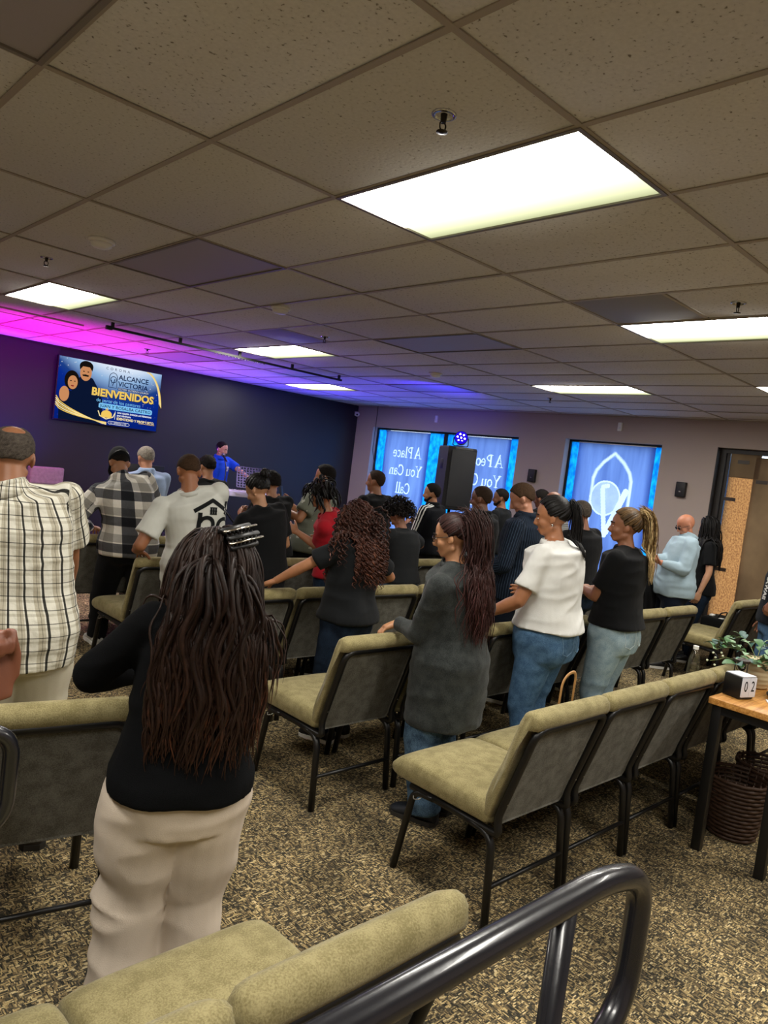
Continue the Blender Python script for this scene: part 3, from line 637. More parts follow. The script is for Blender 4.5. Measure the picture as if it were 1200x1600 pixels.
class Person: pass
def person(label, T, feet, yaw, z0=0, pitch=20, hyaw=0, htilt=0, bulk=1.0, belly=1.0, female=False, R=None, L=None, rpole=(.3, -1, -.4), lpole=(-.3, -1, -.4), rhand=None, lhand=None, rthumb=35, rcurl=(25, 30, 25), lcurl=(25, 30, 25),
           skin='9a6a4c', top=None, topcol=None, sleeve='short', hem=-.07, loose=.012, fold=.004, bottom=None, bloose=.012, bfold=.004, shoe='121214', px=.010, stance=.055, legs=True,
           foot=(0, 0), collar=False, hunch=0, hs=1.0, sole='e8e6df', ears=True, bendz=None, toewarp=0, beard=None, hipshift=0.0, group='people standing among the chairs'):
    P = Person(); ry = math.radians(yaw); Rw = rotz(ry); org = np.array([feet[0], feet[1], z0])
    loc = lambda p: Rw.T@(np.asarray(p, float)-org)
    Tl = loc(T); Rh = rotz(math.radians(hyaw))@roty(math.radians(htilt))@rotx(-math.radians(pitch)); Rh5 = rotz(math.radians(hyaw*.5))@rotx(-math.radians(pitch*.45))
    def solve(h):
        Hh = .132*h*hs; Cc = Tl-np.array([0, 0, .385*Hh]); Nk = Cc+Rh5@np.array([0, -.012*h, -.60*Hh-.020*h])
        py = -.22*Nk[1]+hipshift if abs(Nk[1]) > .05 else hipshift
        dx = Nk[0]*.75; dy = Nk[1]-py; Ls = .305*h; pz = Nk[2]-math.sqrt(max(Ls*Ls-dx*dx-dy*dy, .01)); return Hh, Cc, Nk, np.array([Nk[0]*.25, py, pz])
    lo, hi = 1.2, 2.1
    for _ in range(40):
        h = (lo+hi)/2; Hh, Cc, Nk, Pc = solve(h)
        if Pc[2] > .525*h: lo = h
        else: hi = h
    P.h = h; fm = female
    root = empty('person', (feet[0], feet[1], z0), ry); tag(root, label, 'person', group); P.root = root
    # spine
    def spine(t):
        P1 = Pc+np.array([0, -hunch, .17*h]); return (1-t)**2*Pc+2*t*(1-t)*P1+t*t*Nk
    def stan(t): return unit(spine(min(t+.03, 1))-spine(max(t-.03, 0)))
    def sec(t):   # half width, half depth
        k = [(-.3, .088, .07), (-.12, .096, .072), (0, .098, .070), (.25, .084, .060), (.45, .088, .064), (.65, .098, .070), (.78, .100, .067), (.86, .086, .056), (.93, .062, .048), (.98, .044, .042), (1.03, .036, .038)]
        if fm: k = [(-.3, .094, .074), (-.12, .106, .08), (0, .105, .076), (.25, .082, .062), (.45, .082, .064), (.65, .087, .074), (.78, .088, .064), (.86, .076, .053), (.93, .055, .044), (.98, .038, .038), (1.03, .031, .034)]
        ts = [q[0] for q in k]; a = np.interp(t, ts, [q[1] for q in k])*h*bulk; b = np.interp(t, ts, [q[2] for q in k])*h*bulk
        if t > .85: a /= 1+(bulk-1)*.5*(t-.85)/.15; b /= 1+(bulk-1)*.6*(t-.85)/.15
        b *= 1+(belly-1)*math.exp(-((t-.25)/.3)**2)
        return a, b
    def cen(t):
        if t >= 0: return spine(t), stan(t)
        return Pc+np.array([0, 0, t*.305*h]), unit(np.array([0, 0, 1])*.6+stan(0)*.4)
    def tring(t, ia=0, ib=0, n=28, ex=2.3, amin=0, bmin=0):
        c, tn = cen(t); X = unit(np.array([1., 0, 0])-tn*tn[0]); Yv = np.cross(tn, X); a, b = sec(t)
        return ring(c, X, Yv, max(a+ia, amin), max(b+ib, bmin), ex, n)
    sh = {}
    tn = stan(.86); Xs = unit(np.array([1., 0, 0])-tn*tn[0]); Ys = np.cross(tn, Xs)
    shw = (.108 if not fm else .097)*h*(1+(bulk-1)*.55)
    for s in (1, -1): sh[s] = spine(.865)+Xs*s*shw+tn*.002*h
    l1, l2 = .172*h, .150*h; Wr = {}; El = {}; Hd = {}
    for s, tgt, pole in ((1, R, rpole), (-1, L, lpole)):
        t_ = loc(tgt) if tgt is not None else sh[s]+np.array([s*.045*h, .03*h, -.312*h])
        El[s], Wr[s] = ik(sh[s], t_, l1, l2, np.array(pole, float)); Hd[s] = unit(Wr[s]-El[s])
    b_ = .92+.35*(bulk-1) if bulk > 1 else .92
    ra, re, rw = .031*h*b_*(.93 if fm else 1), .025*h*b_*(.93 if fm else 1), .0165*h*(.92 if fm else 1)
    # --- body (skin)
    g = G()
    loft(g, [tring(t, -.012, -.012) for t in (-.1, .1, .3, .5, .7, .85, .93, 1.0)])
    hl = lambda x, y, z: Cc+Rh@(np.array([x, y+.06, z-.62])*Hh)
    tube(g, spine(.95), hl(0, -.03, .38), .035*h*(.88 if fm else 1.0)*(1+(bulk-1)*.5), .030*h*(.86 if fm else 1), n=16, round1=True, flat=1.05, mid=[(.5, .031*h*(.86 if fm else 1)*(1+(bulk-1)*.35))])
    for s in (1, -1):
        caps(g, spine(.96)+Xs*s*.012*h, sh[s]+tn*.002*h, .028*h, .027*h*b_, n=12)
        caps(g, sh[s], El[s], ra*1.05, re, n=12, mid=[(.4, ra*1.02)]); tube(g, El[s], Wr[s], re, rw, n=12, round0=True, mid=[(.3, re*1.04), (.75, rw*1.15)])
    R3 = Rh
    ell(g, hl(0, -.06, .62), (.335*Hh, .42*Hh, .385*Hh), R3, 20, 14)
    ell(g, hl(0, .1, .40), (.255*Hh, .27*Hh, .36*Hh), R3, 16, 12)
    ell(g, hl(0, .17, .16), (.17*Hh, .17*Hh, .13*Hh), R3)
    for s in (1, -1):
        ell(g, hl(s*.16, .2, .36), (.1*Hh, .12*Hh, .12*Hh), R3)
        caps(g, hl(s*.2, -.02, .22), hl(s*.07, .24, .1), .085*Hh, .07*Hh, n=10)
        caps(g, hl(s*.03, .345, .565), hl(s*.19, .28, .575), .04*Hh, .035*Hh, n=8)
        ell(g, hl(s*.13, .285, .49), (.055*Hh, .05*Hh, .04*Hh), R3, 10, 8)
        caps(g, hl(0, .33, .205), hl(s*.075, .30, .21), .034*Hh, .022*Hh, n=8)
        caps(g, hl(0, .33, .165), hl(s*.06, .30, .172), .034*Hh, .024*Hh, n=8)
        if ears:
            Re = Rh@rotz(s*.35)@rotx(-.15)
            ell(g, hl(s*.335, -.04, .46), (.035*Hh, .085*Hh, .135*Hh), Re, 12, 10); ell(g, hl(s*.325, 0, .36), (.03*Hh, .045*Hh, .05*Hh), Re, 10, 8)
    caps(g, hl(0, .345, .53), hl(0, .42, .37), .035*Hh, .055*Hh, n=10); ell(g, hl(0, .39, .345), (.075*Hh, .06*Hh, .045*Hh), R3, 10, 8)
    smat = skin_mat(skin)
    store = {}
    remesh_job(g, .0064 if px < .0095 else (.0078 if px < .0115 else .0115), 2, lambda me: store.__setitem__('core', me))
    gh = G(); HL = .105*h*(.95 if fm else 1)
    for s, spec, cu in ((1, rhand, rcurl), (-1, lhand, lcurl)):
        if spec is None: d_, n_ = Hd[s], (Rw.T@np.array([0, 0, 1.]) if False else np.array([-s*1., .2, 0]))
        else: d_, n_ = Rw.T@np.array(spec[0], float), Rw.T@np.array(spec[1], float)
        hand_geo(gh, Wr[s], d_, n_, HL, s*1, cu, thumb=rthumb if s == 1 else 35)
    def finhand(me):
        core = store['core']; bm = bmesh.new(); bm.from_mesh(core); bm.from_mesh(me); out = bpy.data.meshes.new('body'); bm.to_mesh(out); bm.free(); out.shade_smooth(); bpy.data.meshes.remove(core); bpy.data.meshes.remove(me)
        link('body', out, smat, root)
    remesh_job(gh, .0027 if px < .009 else .0048, 1 if px < .009 else 2, finhand)
    # --- cloth uv
    bones = [(Pc-np.array([0, 0, .3*h]), Nk, 0)]+[(sh[s], El[s], s) for s in (1, -1)]+[(El[s], Wr[s], s*2) for s in (1, -1)]
    def cloth_uv(v):
        best = None
        for a, b, k in bones:
            d = b-a; Lb = np.linalg.norm(d); t = np.clip(((v-a)@d)/Lb**2, 0, 1); q = v-a-t[:, None]*d; r = np.linalg.norm(q, axis=1)-(.1*h if k == 0 else .015)
            if k == 0: ang = np.arctan2(q[:, 0], -q[:, 1]); uv = np.stack([ang*.145*bulk, v[:, 2], 0*r], 1)
            else:
                x, y = frame(d, (0, 1, 0)); ang = np.arctan2(q@x, q@y); uv = np.stack([ang*.055+k*.03, a[2]-((v-a)@d)/Lb, 0*r], 1)
            if best is None: best = (r, uv)
            else: mk = r < best[0]; best = (np.where(mk, r, best[0]), np.where(mk[:, None], uv, best[1]))
        return best[1]
    # --- top
    if top is not None:
        g = G(); I = loose
        am, bm_ = sec(.6); hema, hemb = sec(0)
        ts = [hem, hem+.04, 0, .12, .25, .4, .55, .7, .82, .9]
        ts = sorted(set([t for t in ts if t >= hem])); rr = []
        for t in ts:
            k = min(1, max(0, (.6-t)/.3)); ring_ = tring(t, I*(1+.3*k), I*(1+.3*k), amin=(max(am, hema*.97)+I*.3)*(1 if loose > .011 else .9), bmin=(bm_+I*.2)*(1 if loose > .011 else .9)); 
            if t < .3: ring_ = ring_+np.array([0, -.008*h, 0])*min(1, (.3-t)/.3); sg = 1+.10*min(1, (.3-t)/.3); c_ = ring_.mean(0); ring_ = c_+(ring_-c_)*np.array([1+.04*min(1, (.3-t)/.3), sg, 1])
            rr.append(ring_)
        rr.append(tring(.95, .012, .010)); rr.append(tring(.99, .008, .008)); rr.append(tring(1.015, .004, .005))
        if collar: rr.append(tring(1.05, .014, .014)); rr.append(tring(1.10, .012, .013))
        loft(g, rr)
        fr = {'short': .72, 'long': 1, 'elbow': 1}[sleeve]
        for s in (1, -1):
            caps(g, spine(.95)+Xs*s*.014*h, sh[s]+tn*.000*h, .029*h+.005, .030*h*b_+.004, n=14)
            r_ = ra+I*.55
            if sleeve == 'short':
                e = sh[s]+(El[s]-sh[s])*.74; tube(g, sh[s], e, r_*1.08, r_*1.22, n=16, round0=True)
            else:
                caps(g, sh[s], El[s], r_*1.08, re+I*.9, n=14); e = El[s]+(Wr[s]-El[s])*(.93 if sleeve == 'long' else .3); tube(g, El[s], e, re+I*.9, (rw+.010) if sleeve == 'long' else re+I, n=14, round0=True)
        def fintop(me, name=topcol):
            v = coords(me); nr = normals(me)
            if fold:
                z = v[:, 2]; q = np.stack([v[:, 0]*9, v[:, 1]*9, v[:, 2]*4], 1)/h*1.7; q2 = np.stack([v[:, 0]*5+v[:, 2]*7, v[:, 1]*5, v[:, 2]*15-v[:, 0]*6], 1)
                n1 = vnoise(q+3, int(h*1000)); n2 = 1-np.abs(vnoise(q2, 5+int(h*100)))*2; v = v+nr*((n1*.9+n2*.55)*fold)[:, None]
                setco(me, v)
            point_attr(me, 'cloth', cloth_uv(v), 'FLOAT_VECTOR')
            P.top = link(top, me, topcol, root); P.topname = top
        remesh_job(g, px*1.05, 4, fintop)
    if top is not None:
        hgt, fl = (.034, .010) if collar else (.016, .003); cN = spine(1.0); Yn = np.cross(tn, Xs); rn = .036*h*(.88 if fm else 1)*(1+(bulk-1)*.5)+.008; Rg = []
        for dz, dr in ((-.012, .004+fl), (-.012, .010+fl), (hgt*.4, .008), (hgt, .003), (hgt, -.003), (hgt*.3, .0)): Rg.append(ring(cN+tn*(dz-.004)+Yn*.004, Xs, Yn, rn+dr, rn*1.08+dr, 2, 28))
        gc = G(); n_ = 28; V = np.concatenate(Rg); F = [(a*n_+i, a*n_+(i+1) % n_, ((a+1) % 6)*n_+(i+1) % n_, ((a+1) % 6)*n_+i) for a in range(6) for i in range(n_)]
        gc.add(V, F); mc_ = gc.mesh('collar'); point_attr(mc_, 'cloth', cloth_uv(V), 'FLOAT_VECTOR'); link('collar' if collar else 'neckband', mc_, topcol, root)
    # --- legs
    hip = {s: Pc+np.array([s*.052*h*(1+(bulk-1)*.5), 0, -.035*h]) for s in (1, -1)}; An = {}; Kn = {}
    for s in (1, -1):
        A0 = np.array([s*stance*h, foot[0 if s == 1 else 1], .047*h]); Kn[s], An[s] = ik(hip[s], A0, .226*h, .222*h, (s*.1, 1, 0))
        An[s] = A0 if np.linalg.norm(An[s]-A0) < .08 else An[s]
    if bottom is not None:
        g = G(); J = bloose
        loft(g, [tring(t, J*.5, J*.6) for t in (-.32, -.22, -.12, 0, .12, .2)])
        rt_ = (.054 if not fm else .058)*h*(.8+.2*bulk)
        for s in (1, -1):
            ell(g, Pc+np.array([s*.044*h*bulk, -.030*h*bulk, -.045*h]), (.052*h*bulk+J*.3, .050*h*bulk+J*.3, .062*h*bulk))
            tube(g, hip[s]+np.array([0, 0, -.01*h]), Kn[s], rt_+J, .037*h*(.8+.2*bulk)+J, n=18, round0=True, mid=[(.3, rt_*.98+J), (.65, rt_*.82+J)])
            e = An[s]+np.array([0, 0, -.012*h]); tube(g, Kn[s], e, .037*h*(.8+.2*bulk)+J, .026*h+J*1.25, n=16, round0=True, mid=[(.3, .036*h+J), (.7, .029*h+J*1.1)])
        def finbot(me):
            v = coords(me); nr = normals(me); q = np.stack([v[:, 0]*6+v[:, 2]*3, v[:, 1]*6, v[:, 2]*11], 1); n2 = 1-np.abs(vnoise(q, 11+int(h*100)))*2; n1 = vnoise(q*.6+9, 3)
            knee = np.minimum(abs(v[:, 2]-Kn[1][2]), abs(v[:, 2]-.09*h)); w_ = .6+.9*np.exp(-(knee/.13)**2)
            setco(me, v+nr*((n2*.6+n1*.5)*bfold*w_)[:, None]); link('trousers', me, bottom, root)
        remesh_job(g, px*(1.1 if px < .0105 else 1.5), 4 if px < .0105 else 2, finbot)
    if legs:
        for s in (1, -1):
            g = G(); a0 = np.array([An[s][0], An[s][1], 0]); R_ = []; ang = s*-.12; fd = np.array([math.sin(-ang), math.cos(ang), 0]); fx = np.array([fd[1], -fd[0], 0])
            for t, a, zt in ((-.045, .018, .03), (-.038, .026, .045), (-.01, .028, .055), (.03, .027, .05), (.06, .029, .034), (.085, .029, .026), (.103, .022, .02), (.112, .01, .014)):
                R_.append(ring(a0+fd*t*h+np.array([0, 0, .008*h+zt*h*.5]), fx, (0, 0, 1), a*h, zt*h*.5, 2.6, 16))
            loft(g, R_); so = link('shoe', g.mesh('shoe'), mat('shoe_'+shoe, shoe, .5), root)
            g = G(); R_ = []
            for zz in (0, .009*h, .014*h):
                pts = np.array([a0+fd*y*h+fx*x*h+np.array([0, 0, zz]) for x, y in [(.018, -.046), (.03, -.03), (.028, .02), (.033, .065), (.026, .1), (0, .118), (-.026, .1), (-.031, .065), (-.026, .02), (-.028, -.03), (-.016, -.046)]][::-1]); R_.append(pts)
            loft(g, R_); link('sole', g.mesh('sole', False), mat('sole_'+sole, sole, .6), so)
    P.Cc, P.Rh, P.Hh, P.hl, P.sh, P.spine, P.Wr, P.El, P.Nk, P.Pc, P.sec = Cc, Rh, Hh, hl, sh, spine, Wr, El, Nk, Pc, sec
    P.tn = tn; P.Xs = Xs; P.fm = fm; P.bulk = bulk
    if beard:
        g = G(); ell(g, hl(0, .2, .16), (.185*Hh, .18*Hh, .13*Hh), Rh)
        for s in (1, -1): caps(g, hl(s*.235, .0, .3), hl(s*.12, .2, .14), .085*Hh, .09*Hh, n=10)
        remesh_job(g, .007, 2, lambda me: link('beard', me, beard, root))
    return P

def eyes(P, glasses=None, brow='1a120e'):
    for s in (1, -1):
        ge = ell(G(), (0, 0, 0), (.032*P.Hh, .02*P.Hh, .017*P.Hh), P.Rh, 10, 8); o = link('eye', ge.mesh('eye'), mat('eye_white', 'd8d4cc', .2), P.root, tuple(P.hl(s*.13, .333, .487)))
        gi = ell(G(), (0, 0, 0), (.013*P.Hh, .008*P.Hh, .014*P.Hh), P.Rh, 8, 6); i = link('iris', gi.mesh('iris'), mat('iris_dark', '120a06', .1), o, tuple(P.Rh@np.array([0, .016, 0])*P.Hh))
        gb = pipe(G(), [P.hl(s*.05, .385, .585), P.hl(s*.13, .375, .61), P.hl(s*.21, .305, .585)], .016*P.Hh, 6); link('eyebrow', gb.mesh('eyebrow'), mat('brow_'+brow, brow, .9), P.root)
    gl_ = pipe(G(), [P.hl(-.085, .345, .187), P.hl(-.04, .362, .192), P.hl(0, .365, .188), P.hl(.04, .362, .192), P.hl(.085, .345, .187)], .013*P.Hh, 6); link('lips', gl_.mesh('lips'), mat('lips', '7d4038', .5), P.root)
    if glasses:
        g = G(); c, tint = glasses
        for s in (1, -1):
            pts = [P.hl(s*.14+.1*math.cos(t), .395-.03*abs(math.cos(t))*0, .485+.072*math.sin(t)) for t in np.linspace(0, 2*PI, 17)]; pipe(g, pts, .009*P.Hh, 6)
            pipe(g, [P.hl(s*.24, .39, .5), P.hl(s*.33, .3, .51), P.hl(s*.36, -.02, .5), P.hl(s*.345, -.09, .44)], .009*P.Hh, 6)
        pipe(g, [P.hl(-.04, .4, .5), P.hl(0, .415, .505), P.hl(.04, .4, .5)], .009*P.Hh, 6)
        o = link('glasses', g.mesh('glasses'), mat('glasses_frame', c, .3), P.root)
        for s in (1, -1):
            g = loft(G(), [np.array([P.hl(s*.14+.095*math.cos(t), yy, .485+.068*math.sin(t)) for t in np.linspace(0, 2*PI, 17)[:-1]]) for yy in (.392, .397)])
            link('lens', g.mesh('lens'), mat('lens_dark', '15100e', .1) if tint else mat_lens(), o)
def mat_lens():
    if 'lens_clear' in MATS: return MATS['lens_clear']
    m, nt, b, L = new_mat('lens_clear'); out = nt.nodes['Material Output']; t = N(nt, 'ShaderNodeBsdfTransparent'); g = N(nt, 'ShaderNodeBsdfGlossy'); g.inputs['Roughness'].default_value = .05
    ms = N(nt, 'ShaderNodeMixShader'); ms.inputs[0].default_value = .15; L.new(t.outputs[0], ms.inputs[1]); L.new(g.outputs[0], ms.inputs[2]); L.new(ms.outputs[0], out.inputs['Surface']); MATS['lens_clear'] = m; return m

# ---- hair. directions in head space: y forward, z up; origin the cranium centre
def skull_r(dirs):
    """distance from the cranium centre to the head surface, in units of head height"""
    out = np.full(len(dirs), .3)
    for c, r in (((0, 0, 0), (.335, .42, .385)), ((0, .16, -.22), (.255, .27, .36)), ((0, .23, -.46), (.17, .17, .13))):
        c = np.array(c); r = np.array(r); q = dirs/r; k = -c/r; A = (q*q).sum(1); B = (q*k).sum(1); Cq = (k*k).sum()-1; D = B*B-A*Cq; ok = D > 0
        t = np.where(ok, (-B+np.sqrt(np.maximum(D, 0)))/A, 0); out = np.maximum(out, t)
    return out
def hairline(dirs, recede=0, nape=-46):
    az = np.degrees(np.arctan2(np.abs(dirs[:, 0]), -dirs[:, 1]))   # 0 back, 180 front
    el = np.degrees(np.arcsin(np.clip(dirs[:, 2], -1, 1)))
    thr = np.interp(az, [0, 35, 62, 78, 92, 104, 118, 140, 180], [nape, nape, -34, -12, -20, -18, 8, 30+recede, 36+recede]); return el-thr, el, az
def hair_cap(P, m, thick=.03, name='hair', recede=0, nape=-54, baldc=(0, -.25, 1), rough=.006, top=0, bald=None, fade=0, seed=1, lump=0, tone=None, n=(72, 48), grooves=0):
    a = np.linspace(0, 2*PI, n[0], endpoint=False); e = np.linspace(-PI/2+.04, PI/2-.03, n[1]); A, E = np.meshgrid(a, e); D = np.stack([np.cos(E)*np.cos(A), np.cos(E)*np.sin(A), np.sin(E)], -1).reshape(-1, 3)
    r = skull_r(D); k, el, az = hairline(D, recede, nape); mk = np.clip(k/9, 0, 1); mk = mk*mk*(3-2*mk)
    if bald: mk = mk*(1-np.clip((bald-np.degrees(np.arccos(np.clip(D@unit(np.array(baldc, float)), -1, 1))))/10, 0, 1))
    th = thick*(1+top*np.clip(D[:, 2]*1.4, 0, 1))*(1-fade*np.clip((20-el)/50, 0, 1))
    nz = vnoise(D*24, seed)*.6+vnoise(D*55, seed+1)*.4; ng = vnoise(np.stack([D[:, 0]*3*6, D[:, 2]*3, D[:, 1]*3], 1)*1.5, seed+3)
    th = th+.03*np.clip((-el-20)/30, 0, 1)*(D[:, 1] < 0)
    off = th*(1+.25*nz)+rough*nz+lump*np.maximum(0, vnoise(D*9, seed+2))+grooves*ng
    r = r+np.where(mk > .02, off*mk-.035*(1-mk), -.05)
    V = D*r[:, None]*P.Hh; V = P.Cc+V@P.Rh.T; F = []; na = n[0]
    for i in range(n[1]-1):
        for j in range(na): q = i*na+j; q2 = i*na+(j+1) % na; F.append((q, q2, q2+na, q+na))
    g = G(); V = np.concatenate([V, [V[-na:].mean(0)]]); t0 = len(V)-1; F += [((n[1]-1)*na+j, (n[1]-1)*na+(j+1) % na, t0) for j in range(na)]
    g.add(V, F); me = g.mesh(name)
    tn_ = .25+.3*nz if tone is None else tone+.2*nz
    point_attr(me, 'tone', np.append(tn_, .3)); return link(name, me, m, P.root)
def scalp_points(n, seed=0, recede=0, nape=-40, lo=0):
    rg = np.random.default_rng(seed); out = []
    while len(out) < n:
        d = rg.normal(size=(400, 3)); d /= np.linalg.norm(d, axis=1)[:, None]; k, el, az = hairline(d, recede, nape); out += list(d[(k > lo)])
    return np.array(out[:n])
def colliders(P, thick):
    Hh = P.Hh; C = []; I = P.Rh
    C.append((P.Cc, I, np.array([.335, .42, .385])*Hh+thick)); C.append((P.hl(0, .1, .40), I, np.array([.25, .25, .34])*Hh+thick*.6))
    h = P.h; tz = stz = P.tn; X = P.Xs; Y = np.cross(tz, X); Rb = np.stack([X, Y, tz], 1)
    for t, zr in ((.3, .15), (.55, .15), (.78, .09)):
        a, b = P.sec(t); C.append((P.spine(t), Rb, np.array([a+.02, b+.028, zr*h])))
    for s in (1, -1): C.append((P.sh[s], np.eye(3), np.array([.042, .045, .045])*h*1.0+.012))
    C.append((P.spine(1.0), Rb, np.array([.045, .045, .06])*h))
    return C
def locks(P, m, roots, dirs, length, steps=26, grav=.35, wave=.006, freq=1.5, curl=0, cfreq=10, rw=.007, rt_=.003, seed=0, name='hair', thick=.012, tone=(0, .5), tip=0, keep=.0, pull=None, spread=0, part=None, lenvar=.15, taper=True):
    rg = np.random.default_rng(seed); n = len(roots); p = roots.copy(); v = dirs.copy(); C = colliders(P, thick); Ls = length*(1-lenvar*rg.random(n)); ds = (Ls/steps)[:, None]; path = [p.copy()]
    down = np.array([0, 0, -1.])
    for k in range(steps):
        v = v*(1-grav)+down*grav
        if spread: v = v+rg.normal(size=v.shape)*spread
        v /= np.linalg.norm(v, axis=1)[:, None]; p = p+v*ds
        for c, Rm, r in C:
            q = (p-c)@Rm/r; d = np.linalg.norm(q, axis=1); ins = d < 1
            if ins.any():
                q[ins] /= d[ins][:, None]; pn = (q*r)@Rm.T+c; p = np.where(ins[:, None], pn, p)
        v = p-path[-1]; v /= np.linalg.norm(v, axis=1)[:, None]+1e-9
        path.append(p.copy())
    Q = np.stack(path, 1)   # n, steps+1, 3
    S = steps+1; s = np.linspace(0, 1, S)
    T = np.gradient(Q, axis=1); T /= np.linalg.norm(T, axis=2, keepdims=True)+1e-9
    out = Q-(P.Cc+np.array([0, 0, -.1])); out = out/np.linalg.norm(out, axis=2, keepdims=True); side = np.cross(T, out); side /= np.linalg.norm(side, axis=2, keepdims=True)+1e-9; outn = np.cross(side, T)
    rq = (roots-P.Cc)/P.Hh; ph = vnoise(rq*5.5, seed)*5+rg.random(n)*.9; f = freq*(.95+.1*rg.random(n)+.25*vnoise(rq*4, seed+2)); am = wave*(.8+.4*rg.random(n)); clump = vnoise(rq*9, seed+4)
    if curl: ph = rg.random(n)*2*PI
    wv = np.sin(ph[:, None]+f[:, None]*2*PI*s[None]*(length/.4))*am[:, None]*np.clip(s*2.2, 0, 1)[None]
    Q = Q+side*wv[..., None]+outn*(np.abs(wv)*.4+keep*rg.random(n)[:, None])[..., None]
    if curl:
        cf = cfreq*(.8+.4*rg.random(n)); a = ph[:, None]+cf[:, None]*2*PI*s[None]*(length/.4); cr = curl*(.6+.8*rg.random(n))[:, None]*np.clip(s*4, 0, 1)[None]
        Q = Q+side*(np.cos(a)*cr)[..., None]+outn*((np.sin(a)+.6)*cr)[..., None]
        T = np.gradient(Q, axis=1); T /= np.linalg.norm(T, axis=2, keepdims=True)+1e-9; side = np.cross(T, outn); side /= np.linalg.norm(side, axis=2, keepdims=True)+1e-9; outn = np.cross(side, T)
    w_ = rw*(.7+.6*rg.random(n))[:, None]*(np.clip(s*8+.3, 0, 1)*np.clip((1-s)*3.5, .05, 1)**.7 if taper else 1+0*s)[None]
    n4 = 4; ang = np.arange(n4)*2*PI/n4
    V = Q[:, :, None]+side[:, :, None]*(np.cos(ang)[None, None, :, None]*w_[..., None, None])+outn[:, :, None]*(np.sin(ang)[None, None, :, None]*(w_*rt_/rw)[..., None, None])
    V = V.reshape(-1, 3); F = []
    base = (np.arange(n)*S*n4)[:, None, None]+(np.arange(S-1)*n4)[None, :, None]; i = np.arange(n4)[None, None]; j = (i+1) % n4
    F = np.stack([base+i, base+j, base+n4+j, base+n4+i], -1).reshape(-1, 4)
    me = bpy.data.meshes.new(name); me.from_pydata(V.tolist(), [], F.tolist()); me.shade_smooth()
    tn_ = (tone[0]+(tone[1]-tone[0])*np.clip(.5+.45*clump+.35*(rg.random(n)-.5), 0, 1))[:, None]+tip*np.clip(s-.25, 0, 1)[None]; point_attr(me, 'tone', np.repeat(tn_.reshape(-1), n4))
    return link(name, me, m, P.root)
def hair_down(P, m, n=260, length=.45, side=0, split=.12, **k):
    d = scalp_points(n, k.get('seed', 0), nape=-48, lo=3); r = skull_r(d)+.03; roots = P.Cc+(d*r[:, None]*P.Hh)@P.Rh.T
    # flow: away from the crown/parting, down and back
    t = np.stack([np.sign(d[:, 0]+.001*side)*split+d[:, 0]*.35, d[:, 1]*.2-.8, -.45+0*d[:, 0]], 1); t = t-d*(t*d).sum(1)[:, None]; t /= np.linalg.norm(t, axis=1)[:, None]
    return locks(P, m, roots, t@P.Rh.T, length, **k)
def ponytail(P, m, band, n=120, length=.35, capn=150, taildir=(0, -1, .1), spreadr=.02, **k):
    """band: head-space point in head heights (y fwd, z up from cranium centre)"""
    band = np.array(band, float); seed = k.get('seed', 0)
    d = scalp_points(capn, seed+5, lo=2); r = skull_r(d)+.035; R0 = d*r[:, None]; S = 14; path = []
    bd = unit(band)
    for q in np.linspace(0, 1, S):
        e = d*(1-q)+bd*q+1e-6; e /= np.linalg.norm(e, axis=1)[:, None]; rr = (skull_r(e)+.035+.02*q)*(1-q)+np.linalg.norm(band)*q; path.append(e*rr[:, None])
    Q = np.stack(path, 1)*P.Hh; Q = P.Cc+Q@P.Rh.T; nn = len(d); T = np.gradient(Q, axis=1); T /= np.linalg.norm(T, axis=2, keepdims=True)+1e-9
    out = Q-P.Cc; out /= np.linalg.norm(out, axis=2, keepdims=True); sd = np.cross(T, out); sd /= np.linalg.norm(sd, axis=2, keepdims=True)+1e-9; on = np.cross(sd, T)
    w_ = .0075; ang = np.arange(5)*2*PI/5
    V = (Q[:, :, None]+sd[:, :, None]*np.cos(ang)[None, None, :, None]*w_+on[:, :, None]*np.sin(ang)[None, None, :, None]*.0028).reshape(-1, 3)
    base = (np.arange(nn)*S*5)[:, None, None]+(np.arange(S-1)*5)[None, :, None]; i = np.arange(5)[None, None]; j = (i+1) % 5
    F = np.stack([base+i, base+j, base+5+j, base+5+i], -1).reshape(-1, 4); me = bpy.data.meshes.new('hair'); me.from_pydata(V.tolist(), [], F.tolist()); me.shade_smooth()
    rg = np.random.default_rng(seed); point_attr(me, 'tone', np.repeat((rg.random(nn)*.35), S*5)); link('hair', me, m, P.root)
    rg = np.random.default_rng(seed+1); o = rg.normal(size=(n, 3))*spreadr; bw = P.Cc+P.Rh@(band*1.03*P.Hh)
    dd = unit(P.Rh@np.array(taildir, float))+rg.normal(size=(n, 3))*.12; dd /= np.linalg.norm(dd, axis=1)[:, None]
    k.setdefault('name', 'ponytail'); return locks(P, m, bw+o, dd, length, **k)
def ring_obj(name, P, c, ax, R_, r, m):
    x, y = frame(ax); pts = [np.asarray(c)+x*R_*math.cos(t)+y*R_*math.sin(t) for t in np.linspace(0, 2*PI, 17)]; g = pipe(G(), pts, r, 6); return link(name, g.mesh(name), m, P.root)

